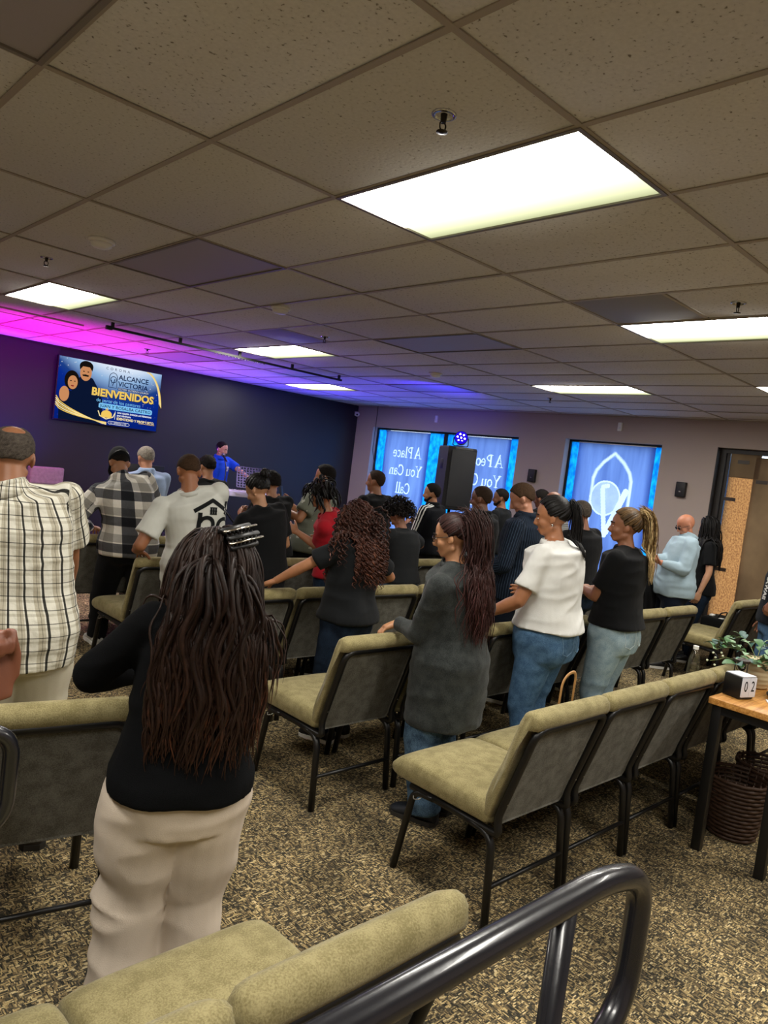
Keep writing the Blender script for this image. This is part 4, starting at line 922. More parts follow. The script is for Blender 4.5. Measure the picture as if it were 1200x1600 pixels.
def lw(feet, yaw, x, y, z):
    p = rotz(math.radians(yaw))@np.array([x, y, 0]); return (feet[0]+p[0], feet[1]+p[1], z)
BLK = cloth('black', '0c0d0f'); BLK2 = cloth('washed_black', '16181a'); JEANS = denim('blue', '35516f', '587898'); DJEANS = denim('dark', '0f1826', '1c2a3c'); LJEANS = denim('light', '7f97a6', 'a4b8c1')
H_BLACK = hair_mat('black', '060506', '15110f'); H_DKB = hair_mat('dark_brown', '090605', '2c1b13', '5a3422'); H_CURL = hair_mat('curly_brown', '0d0706', '40231a', '7d4a33')
H_RED = hair_mat('auburn_brown', '120a09', '3a201d', '63393a'); H_BLOND = hair_mat('highlighted', '120c08', '6d5230', 'd8bd88'); HS_BLK = hair_mat('short_black', '070605', '1a1512', short=True)
HS_BRN = hair_mat('short_brown', '20150d', '4a3625', short=True); HS_GREY = hair_mat('short_grey', '3b352f', 'a39a8e', short=True); HS_FADE = hair_mat('faded_dark', '17110d', '3a2a1f', short=True)
HS_SALT = hair_mat('salt_pepper', '15120f', '5a5148', short=True)

# front woman with long dark hair
f1 = (1.03, 1.80)
P1 = person('woman in black sweater and cream sweatpants, long dark hair in a claw clip', (1.085, 1.80, 1.445), f1, -22, pitch=22, hyaw=3, female=True, bulk=1.08, R=lw(f1, -22, -.02, .27, 1.0), L=lw(f1, -22, -.10, .25, .98), rpole=(1, -.5, -.5), lpole=(-1, -.35, -.35),
            rhand=((-.8, .3, .1), (0, 0, -1)), lhand=((.8, .3, .1), (0, 0, -1)), skin='8a5a3e', top='sweater', topcol=mat('knit_black', '0b0c0e', .92, bump=.5, bscale=500, spec=.1), sleeve='long', hem=-.10, loose=.022, fold=.006, bottom=cloth('cream_fleece', 'cdbfae', .95, .05), bloose=.042, bfold=.018, shoe='d8d4cc', px=.008)
hair_down(P1, H_DKB, n=1000, length=.60, split=.22, seed=11, wave=.014, freq=1.7, rw=.0062, rt_=.0028, thick=.016, tone=(0, .5), tip=.32, steps=28, grav=.28, keep=.014, spread=.012, lenvar=.35)
hair_cap(P1, H_DKB, .032, nape=-40, tone=.15, rough=.003)
# claw clip
cl = empty('claw_clip'); cl.parent = P1.root
cl.location = tuple(P1.hl(.17, -.47, .88)); cl.scale = (1.2, 1.2, 1.2)
d1 = unit(P1.Rh@np.array([.75, .3, .62])); 
def clip():
    n0 = unit(P1.Rh@np.array([.1, -.75, .62])); ax = unit(np.cross(n0, P1.Rh@np.array([-.55, .3, .5]))); ax = unit(P1.Rh@np.array([.78, -.05, .62])); ax = unit(ax-n0*(ax@n0)); sd = np.cross(n0, ax)
    for s, m_ in ((1, M_BLACKPL), (-1, M_BLACKPL)):
        g = G()
        for k in range(7):
            a = (k-3)*.012; pts = [ax*a+sd*s*.004+n0*.022, ax*a+sd*s*.022+n0*.018, ax*a+sd*s*.03+n0*.002, ax*a+sd*s*.022-n0*.014]; pipe(g, pts, .0038, 6)
        pipe(g, [ax*-.045+sd*s*.016+n0*.024, ax*.045+sd*s*.016+n0*.024], .0085, 8, flat=.6); pipe(g, [ax*-.04+sd*s*.03+n0*.004, ax*.04+sd*s*.03+n0*.004], .006, 8)
        link('clip_jaw', g.mesh('clip_jaw'), m_, cl)
    g = G(); pipe(g, [ax*-.05-sd*.028+n0*.02, ax*.052-sd*.028+n0*.02], .005, 8, flat=.5); pipe(g, [ax*-.05+n0*.034, ax*.05+n0*.034], .0045, 8, flat=.5); link('clip_trim', g.mesh('clip_trim'), mat('silver_trim', 'cfc9bd', .2, 1), cl)
clip()

f = (2.92, 3.29)
P2 = person('woman with long curly brown hair in black tee, leaning on the chairs ahead', (2.945, 3.33, 1.455), f, 14, pitch=34, female=True, bulk=1.12, L=(2.54, 3.55, .935), R=(3.34, 3.53, .93), lpole=(-.8, -.5, .2), lhand=((-.45, .55, -.35), (0, -.3, -1)), rhand=((.1, .7, -.3), (0, 0, -1)), lcurl=(18, 30, 22),
            skin='a87350', top='tshirt', topcol=BLK2, hem=-.08, loose=.018, fold=.009, bottom=DJEANS, bloose=.012, bfold=.006, px=.010, bendz=1)
hair_down(P2, H_CURL, n=360, length=.50, seed=21, wave=.004, curl=.010, cfreq=9, rw=.0055, rt_=.004, thick=.008, tone=(0, .5), tip=.3, steps=54, grav=.18, keep=.018, spread=.02, lenvar=.25)
hair_cap(P2, H_CURL, .03, nape=-40, tone=.15, lump=.03)

f = (2.74, 2.27)
P3 = person('woman in dark grey coat and glasses with long auburn-brown ponytail', (2.63, 2.27, 1.52), f, 16, pitch=14, hyaw=14, female=True, bulk=1.1, L=(2.60, 2.53, .93), R=lw(f, 10, .2, .18, .98), lpole=(-.6, -.9, -.1), lhand=((-.75, .35, -.35), (0, -.2, -1)), skin='b98560', sleeve='long', top='coat', topcol=mat_fabric('dark_grey_wool', '232626', '3a3e3d', 300), hem=-.67, loose=.026, fold=.009,
            bottom=denim('mid', '31455c', '62809c'), bloose=.03, bfold=.008, shoe='20242c', sole='2a2826', px=.009, stance=.05)
eyes(P3, glasses=('20140f', False))
ponytail(P3, H_RED, (0, -.38, .20), n=1000, length=.60, capn=620, seed=31, wave=.014, freq=2.2, rw=.0034, rt_=.0022, thick=.012, tone=(0, .45), tip=.35, steps=22, grav=.4, keep=.035, spread=.05, lenvar=.3, spreadr=.024, taildir=(.05, -.8, -.5))
hair_cap(P3, H_RED, .03, nape=-42, tone=.15, rough=.003)
ring_obj('hair_tie', P3, P3.Cc+P3.Rh@(np.array([0, -.40, .20])*P3.Hh), P3.Rh@np.array([0, -.9, .4]), .022, .005, M_BLACKPL)

f = (3.64, 2.33)
P4 = person('woman in white tee and blue jeans with black ponytail', (3.60, 2.37, 1.65), f, 14, pitch=10, hyaw=20, female=True, bulk=1.26, L=(3.33, 2.56, .93), R=lw(f, 14, .22, .2, 1.05), lpole=(-.5, -1, -.2), lhand=((-.5, .6, -.4), (0, 0, -1)), skin='9d6846', top='tshirt', topcol=cloth('white', 'd8d8d4'), hem=.02, loose=.014, fold=.010, bottom=JEANS, bloose=.008, bfold=.006, px=.010, belly=1.1)
eyes(P4)
ponytail(P4, H_BLACK, (0, -.44, .2), n=300, length=.34, capn=380, seed=41, wave=.004, rw=.0045, rt_=.003, thick=.01, tone=(0, .3), steps=16, grav=.4, keep=.01, spread=.02, taildir=(0, -1, -.3), spreadr=.012)
hair_cap(P4, H_BLACK, .03, nape=-42, tone=.1, rough=.002)
ring_obj('hair_tie', P4, P4.Cc+P4.Rh@(np.array([0, -.47, .2])*P4.Hh), P4.Rh@np.array([0, -1, .2]), .018, .006, M_BLACKPL)
g = G(); ell(g, P4.hl(-.345, -.02, .30), (.006, .006, .009)); link('earring', g.mesh('earring'), M_CHROME, P4.root)

f = (4.36, 2.29)
P5 = person('woman in black tee and light jeans with blonde-streaked ponytail', (4.34, 2.30, 1.63), f, 10, pitch=2, hyaw=24, female=True, bulk=1.12, L=lw(f, 10, .04, .26, 1.06), R=lw(f, 10, -.02, .28, 1.05), lpole=(-.8, -.5, -.6), rpole=(.9, -.5, -.5), lhand=((.8, .4, .1), (0, -.3, -1)), rhand=((-.8, .4, .1), (0, -.3, -1)), skin='8f5e42', top='tshirt', topcol=BLK, hem=.01, loose=.012, fold=.006, bottom=LJEANS, bloose=.010, bfold=.006, px=.010)
eyes(P5)
ponytail(P5, H_BLOND, (0, -.36, .30), n=520, length=.46, capn=560, seed=51, wave=.010, freq=1.9, rw=.0034, rt_=.0024, thick=.012, tone=(.1, .8), tip=.3, steps=20, grav=.36, keep=.025, spread=.04, taildir=(.1, -.8, 0), spreadr=.015)
hair_cap(P5, H_BLOND, .03, nape=-42, tone=.02, rough=.002)
ring_obj('hair_tie', P5, P5.Cc+P5.Rh@(np.array([0, -.38, .31])*P5.Hh), P5.Rh@np.array([0, -.9, .5]), .02, .005, mat('cream_tie', 'c9b48e', .8))

f = (7.42, 3.3)
P6 = person('bald man in pale blue shirt and dark glasses looking at his phone', (7.45, 3.30, 1.61), f, 38, pitch=26, hyaw=12, bulk=1.16, belly=1.25, R=(7.14, 3.42, 1.13), L=(7.08, 3.34, 1.10), lpole=(-.1, -1, -.8), rpole=(.4, -1, -.8), lhand=((-.75, .55, .3), (.2, 0, 1)), rhand=((-.8, .3, .4), (-.3, -.3, .4)), lcurl=(20, 30, 25), rcurl=(30, 45, 30), skin='b5775a', top='shirt', topcol=cloth('pale_blue', '9db2be', .85), sleeve='long', hem=-.22, loose=.026, fold=.009, collar=True, bottom=cloth('navy_trousers', '0d1420'), bloose=.018, px=.011)
eyes(P6, glasses=('14100e', True))
ph = bobj('phone', (-.037, -.004, -.076), (.037, .004, .076), M_BLACKPL, None, .003); ph.location = (6.99, 3.45, 1.17); ph.rotation_euler = (math.radians(-55), 0, math.radians(40)); tag(ph, 'smartphone held by the bald man in the pale blue shirt', 'phone')
f = (8.03, 3.30)
P7 = person('woman with long black hair standing behind the bald man', (8.03, 3.30, 1.60), f, 30, pitch=10, hyaw=-10, female=True, skin='b98a6b', top='tshirt', topcol=BLK, hem=-.2, bottom=DJEANS, px=.014, fold=.004)
hair_down(P7, H_BLACK, n=260, length=.5, seed=71, wave=.008, freq=2, rw=.009, rt_=.004, thick=.004, tone=(0, .3), steps=20, grav=.5, keep=.02, spread=.01); hair_cap(P7, H_BLACK, .04, nape=-40, tone=.1)
f = (6.99, 2.15)
P8 = person('man in navy tee with HAWAII lettering, cut off by the right edge', (7.01, 2.17, 1.53), f, 34, pitch=10, hyaw=-10, bulk=1.2, belly=1.1, L=(6.72, 2.14, .96), lpole=(-.4, -.9, .3), lhand=((-.1, .2, -1), (.6, -.2, 0)), lcurl=(30, 40, 30), skin='8a5b40', top='tshirt', topcol=cloth('navy', '10161f'), hem=-.14, loose=.02, fold=.006, bottom=JEANS, px=.011)
eyes(P8); hair_cap(P8, HS_BLK, .03, fade=.4, seed=8)

f = (.97, 2.98)
P9 = person('man in white shirt with black windowpane plaid, nearest on the left', (.885, 3.07, 1.675), f, -16, pitch=28, bulk=1.1, belly=1.12, R=lw(f, -16, .16, .33, .98), L=lw(f, -16, -.2, .3, 1.0), rpole=(.35, -1, -.6), rhand=((.2, .9, -.3), (-.5, 0, -.8)), skin='8d5d3f', top='shirt', collar=True, px=.008, sleeve='short', hem=-.27, loose=.024, fold=.007,
            topcol=plaid_mat('windowpane_plaid', 'd3d0c2', [(0, .050, .0065, 0, '101014', .95), (0, .050, .018, .022, 'b8ae9a', .6), (0, .050, .002, .013, '55524c', .5), (1, .050, .0034, 0, '2c2c2e', .8), (1, .050, .010, .02, 'b5b1a4', .4)]), bottom=cloth('light_khaki', 'b7b09d'), bloose=.022, bfold=.009, shoe='2c2620', sole='25221e', stance=.06)
hair_cap(P9, HS_SALT, .028, fade=.5, bald=34, baldc=(0, -.9, .9), seed=9, rough=.012, recede=10)
f = (2.52, 5.48)
P10 = person('man in blue, grey and cream buffalo-check flannel and black cap', (2.41, 5.63, 1.58), f, -10, pitch=48, bulk=1.12, L=(2.28, 5.70, .935), R=(2.85, 5.72, .93), lpole=(-.9, -.6, -.1), rpole=(.9, -.6, -.1), lhand=((.6, .6, -.1), (0, 0, -1)), skin='9a6a4a', top='flannel_shirt', sleeve='long', hem=-.2, loose=.034, fold=.007, collar=True, px=.011, foot=(.0, .17),
             topcol=plaid_mat('buffalo_check', 'eeeae0', [(0, .25, .085, .03, '1f2a40', .9), (0, .25, .07, .15, '9a978f', .6), (1, .20, .07, 0, '1f2a44', .85), (1, .20, .06, .12, '8d8f93', .6)]), bottom=cloth('black_trousers', '0b0c0f'), bloose=.026, bfold=.01, shoe='d6d6ce', stance=.10)
hair_cap(P10, HS_BLK, .02, fade=.5, seed=10)
g = G(); R_ = []
for t, zz in ((1.0, .5), (1.02, .62), (.98, .8), (.8, .98), (.5, 1.06), (.15, 1.09)): R_.append(np.array([P10.hl(.365*t*math.cos(a), -.06+.445*t*math.sin(a), zz) for a in np.linspace(0, 2*PI, 25)[:-1]]))
loft(g, R_); capo = link('cap', g.mesh('cap'), cloth('cap_black', '0c0d11'), P10.root)
g = G(); V = []; F = []
for k in range(9):
    a = math.radians(25+130*k/8); V += [P10.hl(.36*math.cos(a), -.06+.44*math.sin(a), .5), P10.hl(.34*math.cos(a)*1.05, .1+.62*math.sin(a), .42)]
for k in range(8): F.append((2*k, 2*k+1, 2*k+3, 2*k+2))
g.add(V, F); br = link('cap_brim', g.mesh('cap_brim'), cloth('cap_black', '0c0d11'), capo); sm_ = br.modifiers.new('s', 'SOLIDIFY'); sm_.thickness = .004
g = pipe(G(), [P10.hl(x, -.06-.44*math.sqrt(max(0, 1-(x/.365)**2))*1.0-.012, .52+.13*math.cos(x*4)) for x in np.linspace(-.3, .3, 9)], .006, 6); link('cap_strap', g.mesh('cap_strap'), M_BLACKPL, capo)
f = (3.12, 6.58)
P11 = person('grey-haired man in light blue collared shirt beyond the flannel shirt', (3.09, 6.62, 1.61), f, 0, pitch=24, bulk=1.08, R=lw(f, 0, .1, .3, 1.1), L=lw(f, 0, -.1, .3, 1.1), skin='b27c5e', top='shirt', topcol=cloth('light_blue', '8ea0bd'), sleeve='long', collar=True, px=.014, bottom=cloth('black_trousers', '0b0c0f'))
hair_cap(P11, HS_GREY, .026, fade=.6, seed=12, bald=14)
f = (2.50, 4.38)
P12 = person('man in light grey tee with black house logo, leaning on a chair back', (2.38, 4.44, 1.62), f, -14, pitch=40, bulk=1.08, L=(2.17, 4.64, .935), R=(2.62, 4.64, .95), lpole=(-.2, -1, .1), rpole=(1, -.5, 0), lhand=((.55, .5, -.25), (0, 0, -1)), lcurl=(20, 25, 20), skin='95603f', top='tshirt', hem=-.25, loose=.03, fold=.006, px=.0085,
             topcol=cloth('heather_grey', 'c9cac2'), bottom=cloth('light_grey_pants', 'a3a097'), bloose=.026, bfold=.01, shoe='d0cdc4')
hair_cap(P12, HS_BRN, .018, fade=.7, seed=13)
f = (3.76, 6.58)
P13 = person('dark-haired person half hidden behind the grey tee with the house logo', (3.74, 6.60, 1.59), f, 0, pitch=22, skin='9a6a4c', top='shirt', topcol=BLK, px=.015, bottom=DJEANS, R=lw(f, 0, .1, .3, 1.1), L=lw(f, 0, -.1, .3, 1.1)); hair_cap(P13, HS_BLK, .05, seed=14, lump=.04)
f = (3.02, 4.38)
P15 = person('woman in black tee with dark hair pinned in a low bun, head bowed', (2.92, 4.42, 1.53), f, 10, pitch=32, hyaw=16, female=True, bulk=1.16, R=(3.15, 4.62, 1.0), L=(2.92, 4.62, 1.0), lpole=(-.8, -.6, -.3), skin='a97a58', top='tshirt', topcol=BLK, hem=-.05, loose=.02, px=.011, bottom=cloth('black_trousers', '0b0c0f'))
hair_cap(P15, H_BLACK, .045, nape=-40, tone=.1, lump=.03); ponytail(P15, H_BLACK, (0, -.40, .26), n=30, length=.04, capn=300, seed=151, steps=6, thick=.01, tone=(0, .3))
for k in range(5):
    g = ell(G(), P15.Cc+P15.Rh@(np.array([.05*math.cos(k*1.3), -.47, .27+.05*math.sin(k*1.3)])*P15.Hh), (.032, .026, .03)); b = g.mesh('hair_bun'); point_attr(b, 'tone', np.full(len(b.vertices), .2)); link('hair_bun', b, H_BLACK, P15.root)
f = (3.80, 5.44)
P16 = person('dark-haired person in black behind the woman with the low bun', (3.75, 5.46, 1.53), f, 0, pitch=25, female=True, bulk=1.1, skin='9a6a4c', top='hoodie', topcol=BLK, sleeve='long', px=.013, bottom=DJEANS, loose=.03, R=lw(f, 0, -.02, .26, 1.1), L=lw(f, 0, -.16, .28, 1.1))
hair_cap(P16, HS_BLK, .07, seed=16, lump=.04, nape=-52)
f = (4.30, 5.50)
P17 = person('person in green-grey floral tee holding up a phone', (4.38, 5.48, 1.65), f, 26, pitch=6, hyaw=14, bulk=1.12, L=(3.97, 5.60, 1.2), R=(4.22, 5.76, 1.22), lpole=(-.6, -.6, -1), lhand=((-.35, .4, .8), (.7, -.3, .1)), lcurl=(35, 50, 40), skin='a06c4a', top='floral_tshirt', topcol=spots_mat('floral_camo', '6c7062', 'b8b9a9', 15, .2), hem=-.15, loose=.03, fold=.008, px=.011, bottom=cloth('charcoal_trousers', '1a1b1c'), group='people standing among the chairs')
hair_cap(P17, HS_BLK, .05, seed=17, nape=-52)
ph = bobj('phone', (-.037, -.004, -.076), (.037, .004, .076), M_BLACKPL, None, .003); ph.location = (3.98, 5.60, 1.33); ph.rotation_euler = (math.radians(-12), 0, math.radians(35)); tag(ph, 'phone held up by the person in the floral tee', 'phone')
f = (3.68, 4.38)
P18 = person('person in red tee with wavy black hair leaning over to the left', (3.52, 4.42, 1.51), f, 34, pitch=34, hyaw=10, htilt=-14, female=True, bulk=1.05, L=(3.5, 4.66, 1.1), R=(3.82, 4.68, 1.05), skin='a5704e', top='tshirt', topcol=cloth('red', '9a1622'), px=.011, loose=.02, fold=.007, bottom=DJEANS)
hair_cap(P18, HS_BLK, .055, seed=18, lump=.05, nape=-50)
hair_down(P18, H_BLACK, n=70, length=.12, seed=181, wave=.012, freq=3, rw=.008, rt_=.005, thick=.03, tone=(0, .3), steps=16, grav=.25, keep=.02, spread=.04)
f = (5.05, 5.44)
P19 = person('man in black tee with short faded hair beside the dark wall corner', (5.03, 5.46, 1.66), f, 8, pitch=2, hyaw=18, bulk=1.12, R=lw(f, 0, .15, .3, 1.1), L=lw(f, 0, -.1, .3, 1.1), skin='8b5a3e', top='tshirt', topcol=BLK, px=.012, loose=.02, bottom=DJEANS); hair_cap(P19, HS_FADE, .02, fade=.6, seed=19)
f = (4.42, 4.36)
P20 = person('bent person with curly black hair in charcoal tee and blue jeans', (4.41, 4.46, 1.39), f, 12, pitch=38, bulk=1.2, L=(4.2, 4.66, .95), R=(4.7, 4.68, .95), lpole=(-1, -.5, 0), rpole=(1, -.5, 0), skin='8b5a3e', top='tshirt', topcol=cloth('charcoal', '1f2123'), hem=-.02, px=.011, loose=.02, fold=.005, bottom=JEANS, bfold=.006, hs=1.02)
hair_cap(P20, HS_BLK, .085, seed=20, lump=.07, rough=.02, nape=-50)
H_CB = hair_mat('curly_black', '060506', '1a1411'); hair_down(P20, H_CB, n=260, length=.06, seed=201, curl=.010, cfreq=9, rw=.005, rt_=.004, thick=.035, tone=(0, .5), steps=20, grav=.05, keep=.01, spread=.05)
f = (5.91, 5.44)
P21 = person('bearded man in black track jacket with white shoulder stripes', (5.89, 5.46, 1.59), f, 14, pitch=6, hyaw=24, bulk=1.06, R=lw(f, 0, .1, .25, 1.1), L=lw(f, 0, -.1, .25, 1.1), lpole=(-.7, -.8, -.4), skin='a06e4c', top='track_jacket', topcol=cloth('jacket_black', '0c0e14'), sleeve='long', collar=True, px=.012, loose=.026, bottom=cloth('black_trousers', '0b0c0f'), beard=HS_BLK); hair_cap(P21, HS_BLK, .035, fade=.3, seed=22)
f = (5.43, 4.36)
P22 = person('stocky man in black shirt with short fade left of the pinstriped man', (5.41, 4.37, 1.64), f, 10, pitch=8, hyaw=12, bulk=1.22, hs=1.1, R=lw(f, 0, .15, .3, 1.1), L=lw(f, 0, -.15, .3, 1.1), skin='6f4733', top='shirt', topcol=BLK, collar=True, px=.011, loose=.022, bottom=DJEANS); hair_cap(P22, HS_FADE, .018, fade=.7, seed=23)
f = (7.12, 5.42)
P23 = person('young man in black tee behind the stocky man, looking left', (7.10, 5.44, 1.62), f, 14, pitch=6, hyaw=22, bulk=.98, R=lw(f, 0, .1, .25, 1.1), L=lw(f, 0, -.1, .25, 1.1), skin='8a5b41', top='tshirt', topcol=BLK2, px=.013, bottom=DJEANS, beard=HS_FADE); hair_cap(P23, HS_BLK, .025, fade=.6, seed=24)
f = (4.68, 3.34)
P24 = person('brown-haired man in navy pinstripe shirt with head bowed', (4.63, 3.35, 1.71), f, 18, pitch=30, hyaw=14, bulk=1.12, L=(4.38, 3.5, 1.02), R=(4.78, 3.6, 1.02), lpole=(-.6, -1, -.5), skin='a8745a', top='shirt', sleeve='elbow', collar=True, hem=-.2, loose=.024, px=.010, topcol=plaid_mat('pinstripe', '2c3848', [(0, .016, .0125, 0, '5a6472', .9)]), bottom=cloth('navy_trousers', '0d1420')); hair_cap(P24, HS_BRN, .035, fade=.4, seed=25)
f = (7.58, 5.2)
P25 = person('person far back between the pinstriped man and the bald head', (7.61, 5.21, 1.67), f, 10, pitch=10, skin='7a4e38', top='tshirt', topcol=BLK, px=.016, bottom=DJEANS); hair_cap(P25, HS_BLK, .04, seed=26)
f = (6.62, 4.34)
P26 = person('bald man in gingham shirt behind the black ponytail', (6.61, 4.37, 1.67), f, 6, pitch=14, bulk=1.12, skin='7e5038', top='shirt', collar=True, topcol=plaid_mat('gingham', 'c4c4c0', [(0, .02, .01, 0, '50555e', .7), (1, .02, .01, 0, '50555e', .7)]), px=.014, bottom=DJEANS); hair_cap(P26, HS_FADE, .006, fade=.9, bald=62, seed=27)
f = (5.52, 3.33)
P27 = person('broad man in black tee between the white tee and the blonde ponytail', (5.50, 3.35, 1.63), f, 0, pitch=16, bulk=1.24, skin='7e5038', top='tshirt', topcol=BLK, px=.012, loose=.022, bottom=DJEANS, R=lw(f, 0, .2, .3, 1.0), L=lw(f, 0, -.2, .3, 1.0)); hair_cap(P27, HS_SALT, .018, fade=.7, seed=28)
f = (5.66, 9.66)
P14 = person('keyboard player in royal blue polo singing at a microphone on stage', (5.64, 9.58, 1.775), f, 197, z0=.2, pitch=14, hyaw=12, bulk=1.06, R=(5.42, 9.22, 1.165), L=(6.02, 9.10, 1.20), rpole=(.8, -.8, -.5), lpole=(-.8, -.8, 0), rhand=((-.2, -.9, -.2), (0, 0, -1)), lhand=((.3, -.9, -.3), (0, 0, -1)), skin='b9876c', top='polo_shirt', topcol=cloth('royal_blue', '1746b8'), collar=True, px=.011, loose=.02, bottom=cloth('black_trousers', '0b0c0f'), group=None)
eyes(P14); hair_cap(P14, HS_BLK, .03, fade=.4, seed=15)
f = (-.06, 1.72)
P29 = person('person at the left edge with only a raised hand in view', (-.10, 1.70, 1.56), f, -20, pitch=12, female=True, R=(.385, 1.30, 1.245), rpole=(.6, -.2, -1), rhand=((-.1, .15, 1), (-.25, -.95, .1)), rthumb=8, rcurl=(48, 85, 50), skin='7d4b35', top='tshirt', topcol=BLK, px=.009, bottom=DJEANS)
hair_cap(P29, H_DKB, .03, nape=-40, tone=.2)
flush()

# ------------------------------------------------------------------ prints on clothing (laid on the cloth surface)
def bvh_of(P):
    me = P.top.data; return BVHTree.FromPolygons([v.co for v in me.vertices], [p.vertices[:] for p in me.polygons])
def project(P, pts3, direction, off=.003):
    """pts3 local points on a plane; shoot along direction onto the garment"""
    t = bvh_of(P) if not hasattr(P, 'bvh') else P.bvh; P.bvh = t; d = Vector(direction).normalized(); out = []
    last = None
    for p in pts3:
        r = t.ray_cast(Vector(p)-d*1.0, d); 
        if r[0] is None: out.append(last if last is not None else np.array(p)); continue
        last = np.array(r[0]-d*off); out.append(last)
    return out
def dense(pts, step=.008):
    o = [np.array(pts[0], float)]
    for a, b in zip(pts[:-1], pts[1:]):
        a, b = np.array(a, float), np.array(b, float); n = max(1, int(np.linalg.norm(b-a)/step))
        o += [a+(b-a)*k/n for k in range(1, n+1)]
    return o
def print_strokes(P, name, strokes, org, X, Z, direction, m, off=.003):
    g = G(); org, X, Z = (np.asarray(q, float) for q in (org, X, Z))
    for k, (pts, wd) in enumerate(strokes):
        V, F = stroke_quads(dense(pts), wd); P3_ = [org+X*v[0]+Z*v[1] for v in V]; g.add(project(P, P3_, direction, off+.0003*(k % 5)), F)
    o = link(name, g.mesh(name, False), m, P.root); return o
def text_mesh(body, size=1, align='CENTER', bold=0, spacing=1):
    c = bpy.data.curves.new('t', 'FONT'); c.body = body; c.size = size; c.align_x = align; c.offset = bold; c.space_character = spacing; c.resolution_u = 3
    o = bpy.data.objects.new('t', c); COL.objects.link(o); bpy.context.view_layer.update(); me = bpy.data.meshes.new_from_object(o.evaluated_get(bpy.context.evaluated_depsgraph_get())); bpy.data.objects.remove(o); return me
def print_text(P, name, body, size, org, X, Z, direction, m, bold=0, off=.004):
    me = text_mesh(body, size, bold=bold); bm = bmesh.new(); bm.from_mesh(me); bmesh.ops.triangulate(bm, faces=bm.faces[:]); bm.to_mesh(me); bm.free(); v = coords(me); org, X, Z = (np.asarray(q, float) for q in (org, X, Z))
    setco(me, np.array(project(P, [org+X*a[0]+Z*a[1] for a in v], direction, off))); return link(name, me, m, P.root)
INK = cloth('ink_black', '17191a'); INKW = cloth('ink_white', 'd8d8d4')
zc = P12.Nk[2]-.075
st = [([(-.13, -.045), (-.01, .035), (.135, -.05)], .026), ([(.105, .03), (.105, -.07)], .024), ([(.085, -.04), (.135, -.075)], .02)]
st += [([(-.005+a, -.012), (-.005+a, -.055)], .014) for a in (-.014, .003, .02)]+[([(-.028, b), (.024, b)], .007) for b in (-.013, -.034, -.055)]
st += [([(-.09, -.05), (-.09, -.185)], .028), ([(-.09, -.12)]+arc(-.04, -.125, .045, .045, 160, 0)+[(.005, -.165)]+arc(.04, -.165, .035, .03, 180, 300)+[(.12, -.185)], .026), (arc(.085, -.13, .045, .045, 20, 300), .026)]
org = np.array([.015, 0, zc]); Xv, Zv = (1, 0, 0), (0, 0, 1)
print_strokes(P12, 'house_logo', st, org, Xv, Zv, (0, 1, 0), INK)
print_text(P12, 'lettering', 'CONSTRUCTION', .036, org+np.array([0.01, 0, -.235]), Xv, Zv, (0, 1, 0), INK, .0008)
print_text(P12, 'lettering', '949 4', .036, org+np.array([-.03, 0, -.27]), Xv, Zv, (0, 1, 0), INK)
# jacket stripes
for k in range(3):
    a = P21.Nk+np.array([-.06, -.01, 0]); b = P21.sh[-1]+np.array([-.035, 0, .03]); c = P21.El[-1]+np.array([-.05, 0, 0]); t = bvh_of(P21); o3 = np.array([0, (k-1)*.022-.01, 0])
    pts = dense([a+o3, b+o3, c+o3], .015); g = G(); Q = []
    for p in pts:
        q = t.find_nearest(Vector(p)); Q.append((np.array(q[0]+q[1]*.003), np.array(q[1])))
    V = []; F = []
    for i, (p, n_) in enumerate(Q):
        tt = unit(Q[min(i+1, len(Q)-1)][0]-Q[max(i-1, 0)][0]); s_ = np.cross(tt, n_); V += [p+s_*.007, p-s_*.007]
    F = [(2*i, 2*i+1, 2*i+3, 2*i+2) for i in range(len(Q)-1)]; g.add(V, F); link('stripe', g.mesh('stripe'), INKW, P21.root)
# HAWAII running up the side of the navy tee
Rw8 = rotz(math.radians(34)); vd = Rw8.T@np.array([.72, .69, 0]); vr = np.cross(vd, [0, 0, 1.]); 
d8 = unit(vd*.62+vr*.78); z8 = unit(vr*.62-vd*.78); c8 = P8.spine(.3)
print_text(P8, 'lettering', 'HAWAII', .065, np.array([c8[0], c8[1], 1.08])-z8*.10, z8*-.12+np.array([0, 0, -1.]), z8, d8, INKW, .003)
print_strokes(P14, 'chest_emblem', [([(-.03, .02), (.03, .02)], .02), ([(-.025, -.005), (.02, -.005)], .018), ([(-.015, -.03), (.03, -.03)], .014)], P14.spine(.66)+np.array([-.075, .0, 0]), Xv, Zv, (0, -1, 0), INKW)
e0 = P2.sh[-1]+(P2.El[-1]-P2.sh[-1])*.45
print_strokes(P2, 'sleeve_emblem', [([(-.02, .01), (.0, .02), (.02, .0)], .012), ([(-.01, -.015), (.015, -.02)], .012)], e0, (.7, .7, 0), Zv, (.6, .75, 0), mat('emblem_pink', 'c58d80', .7))
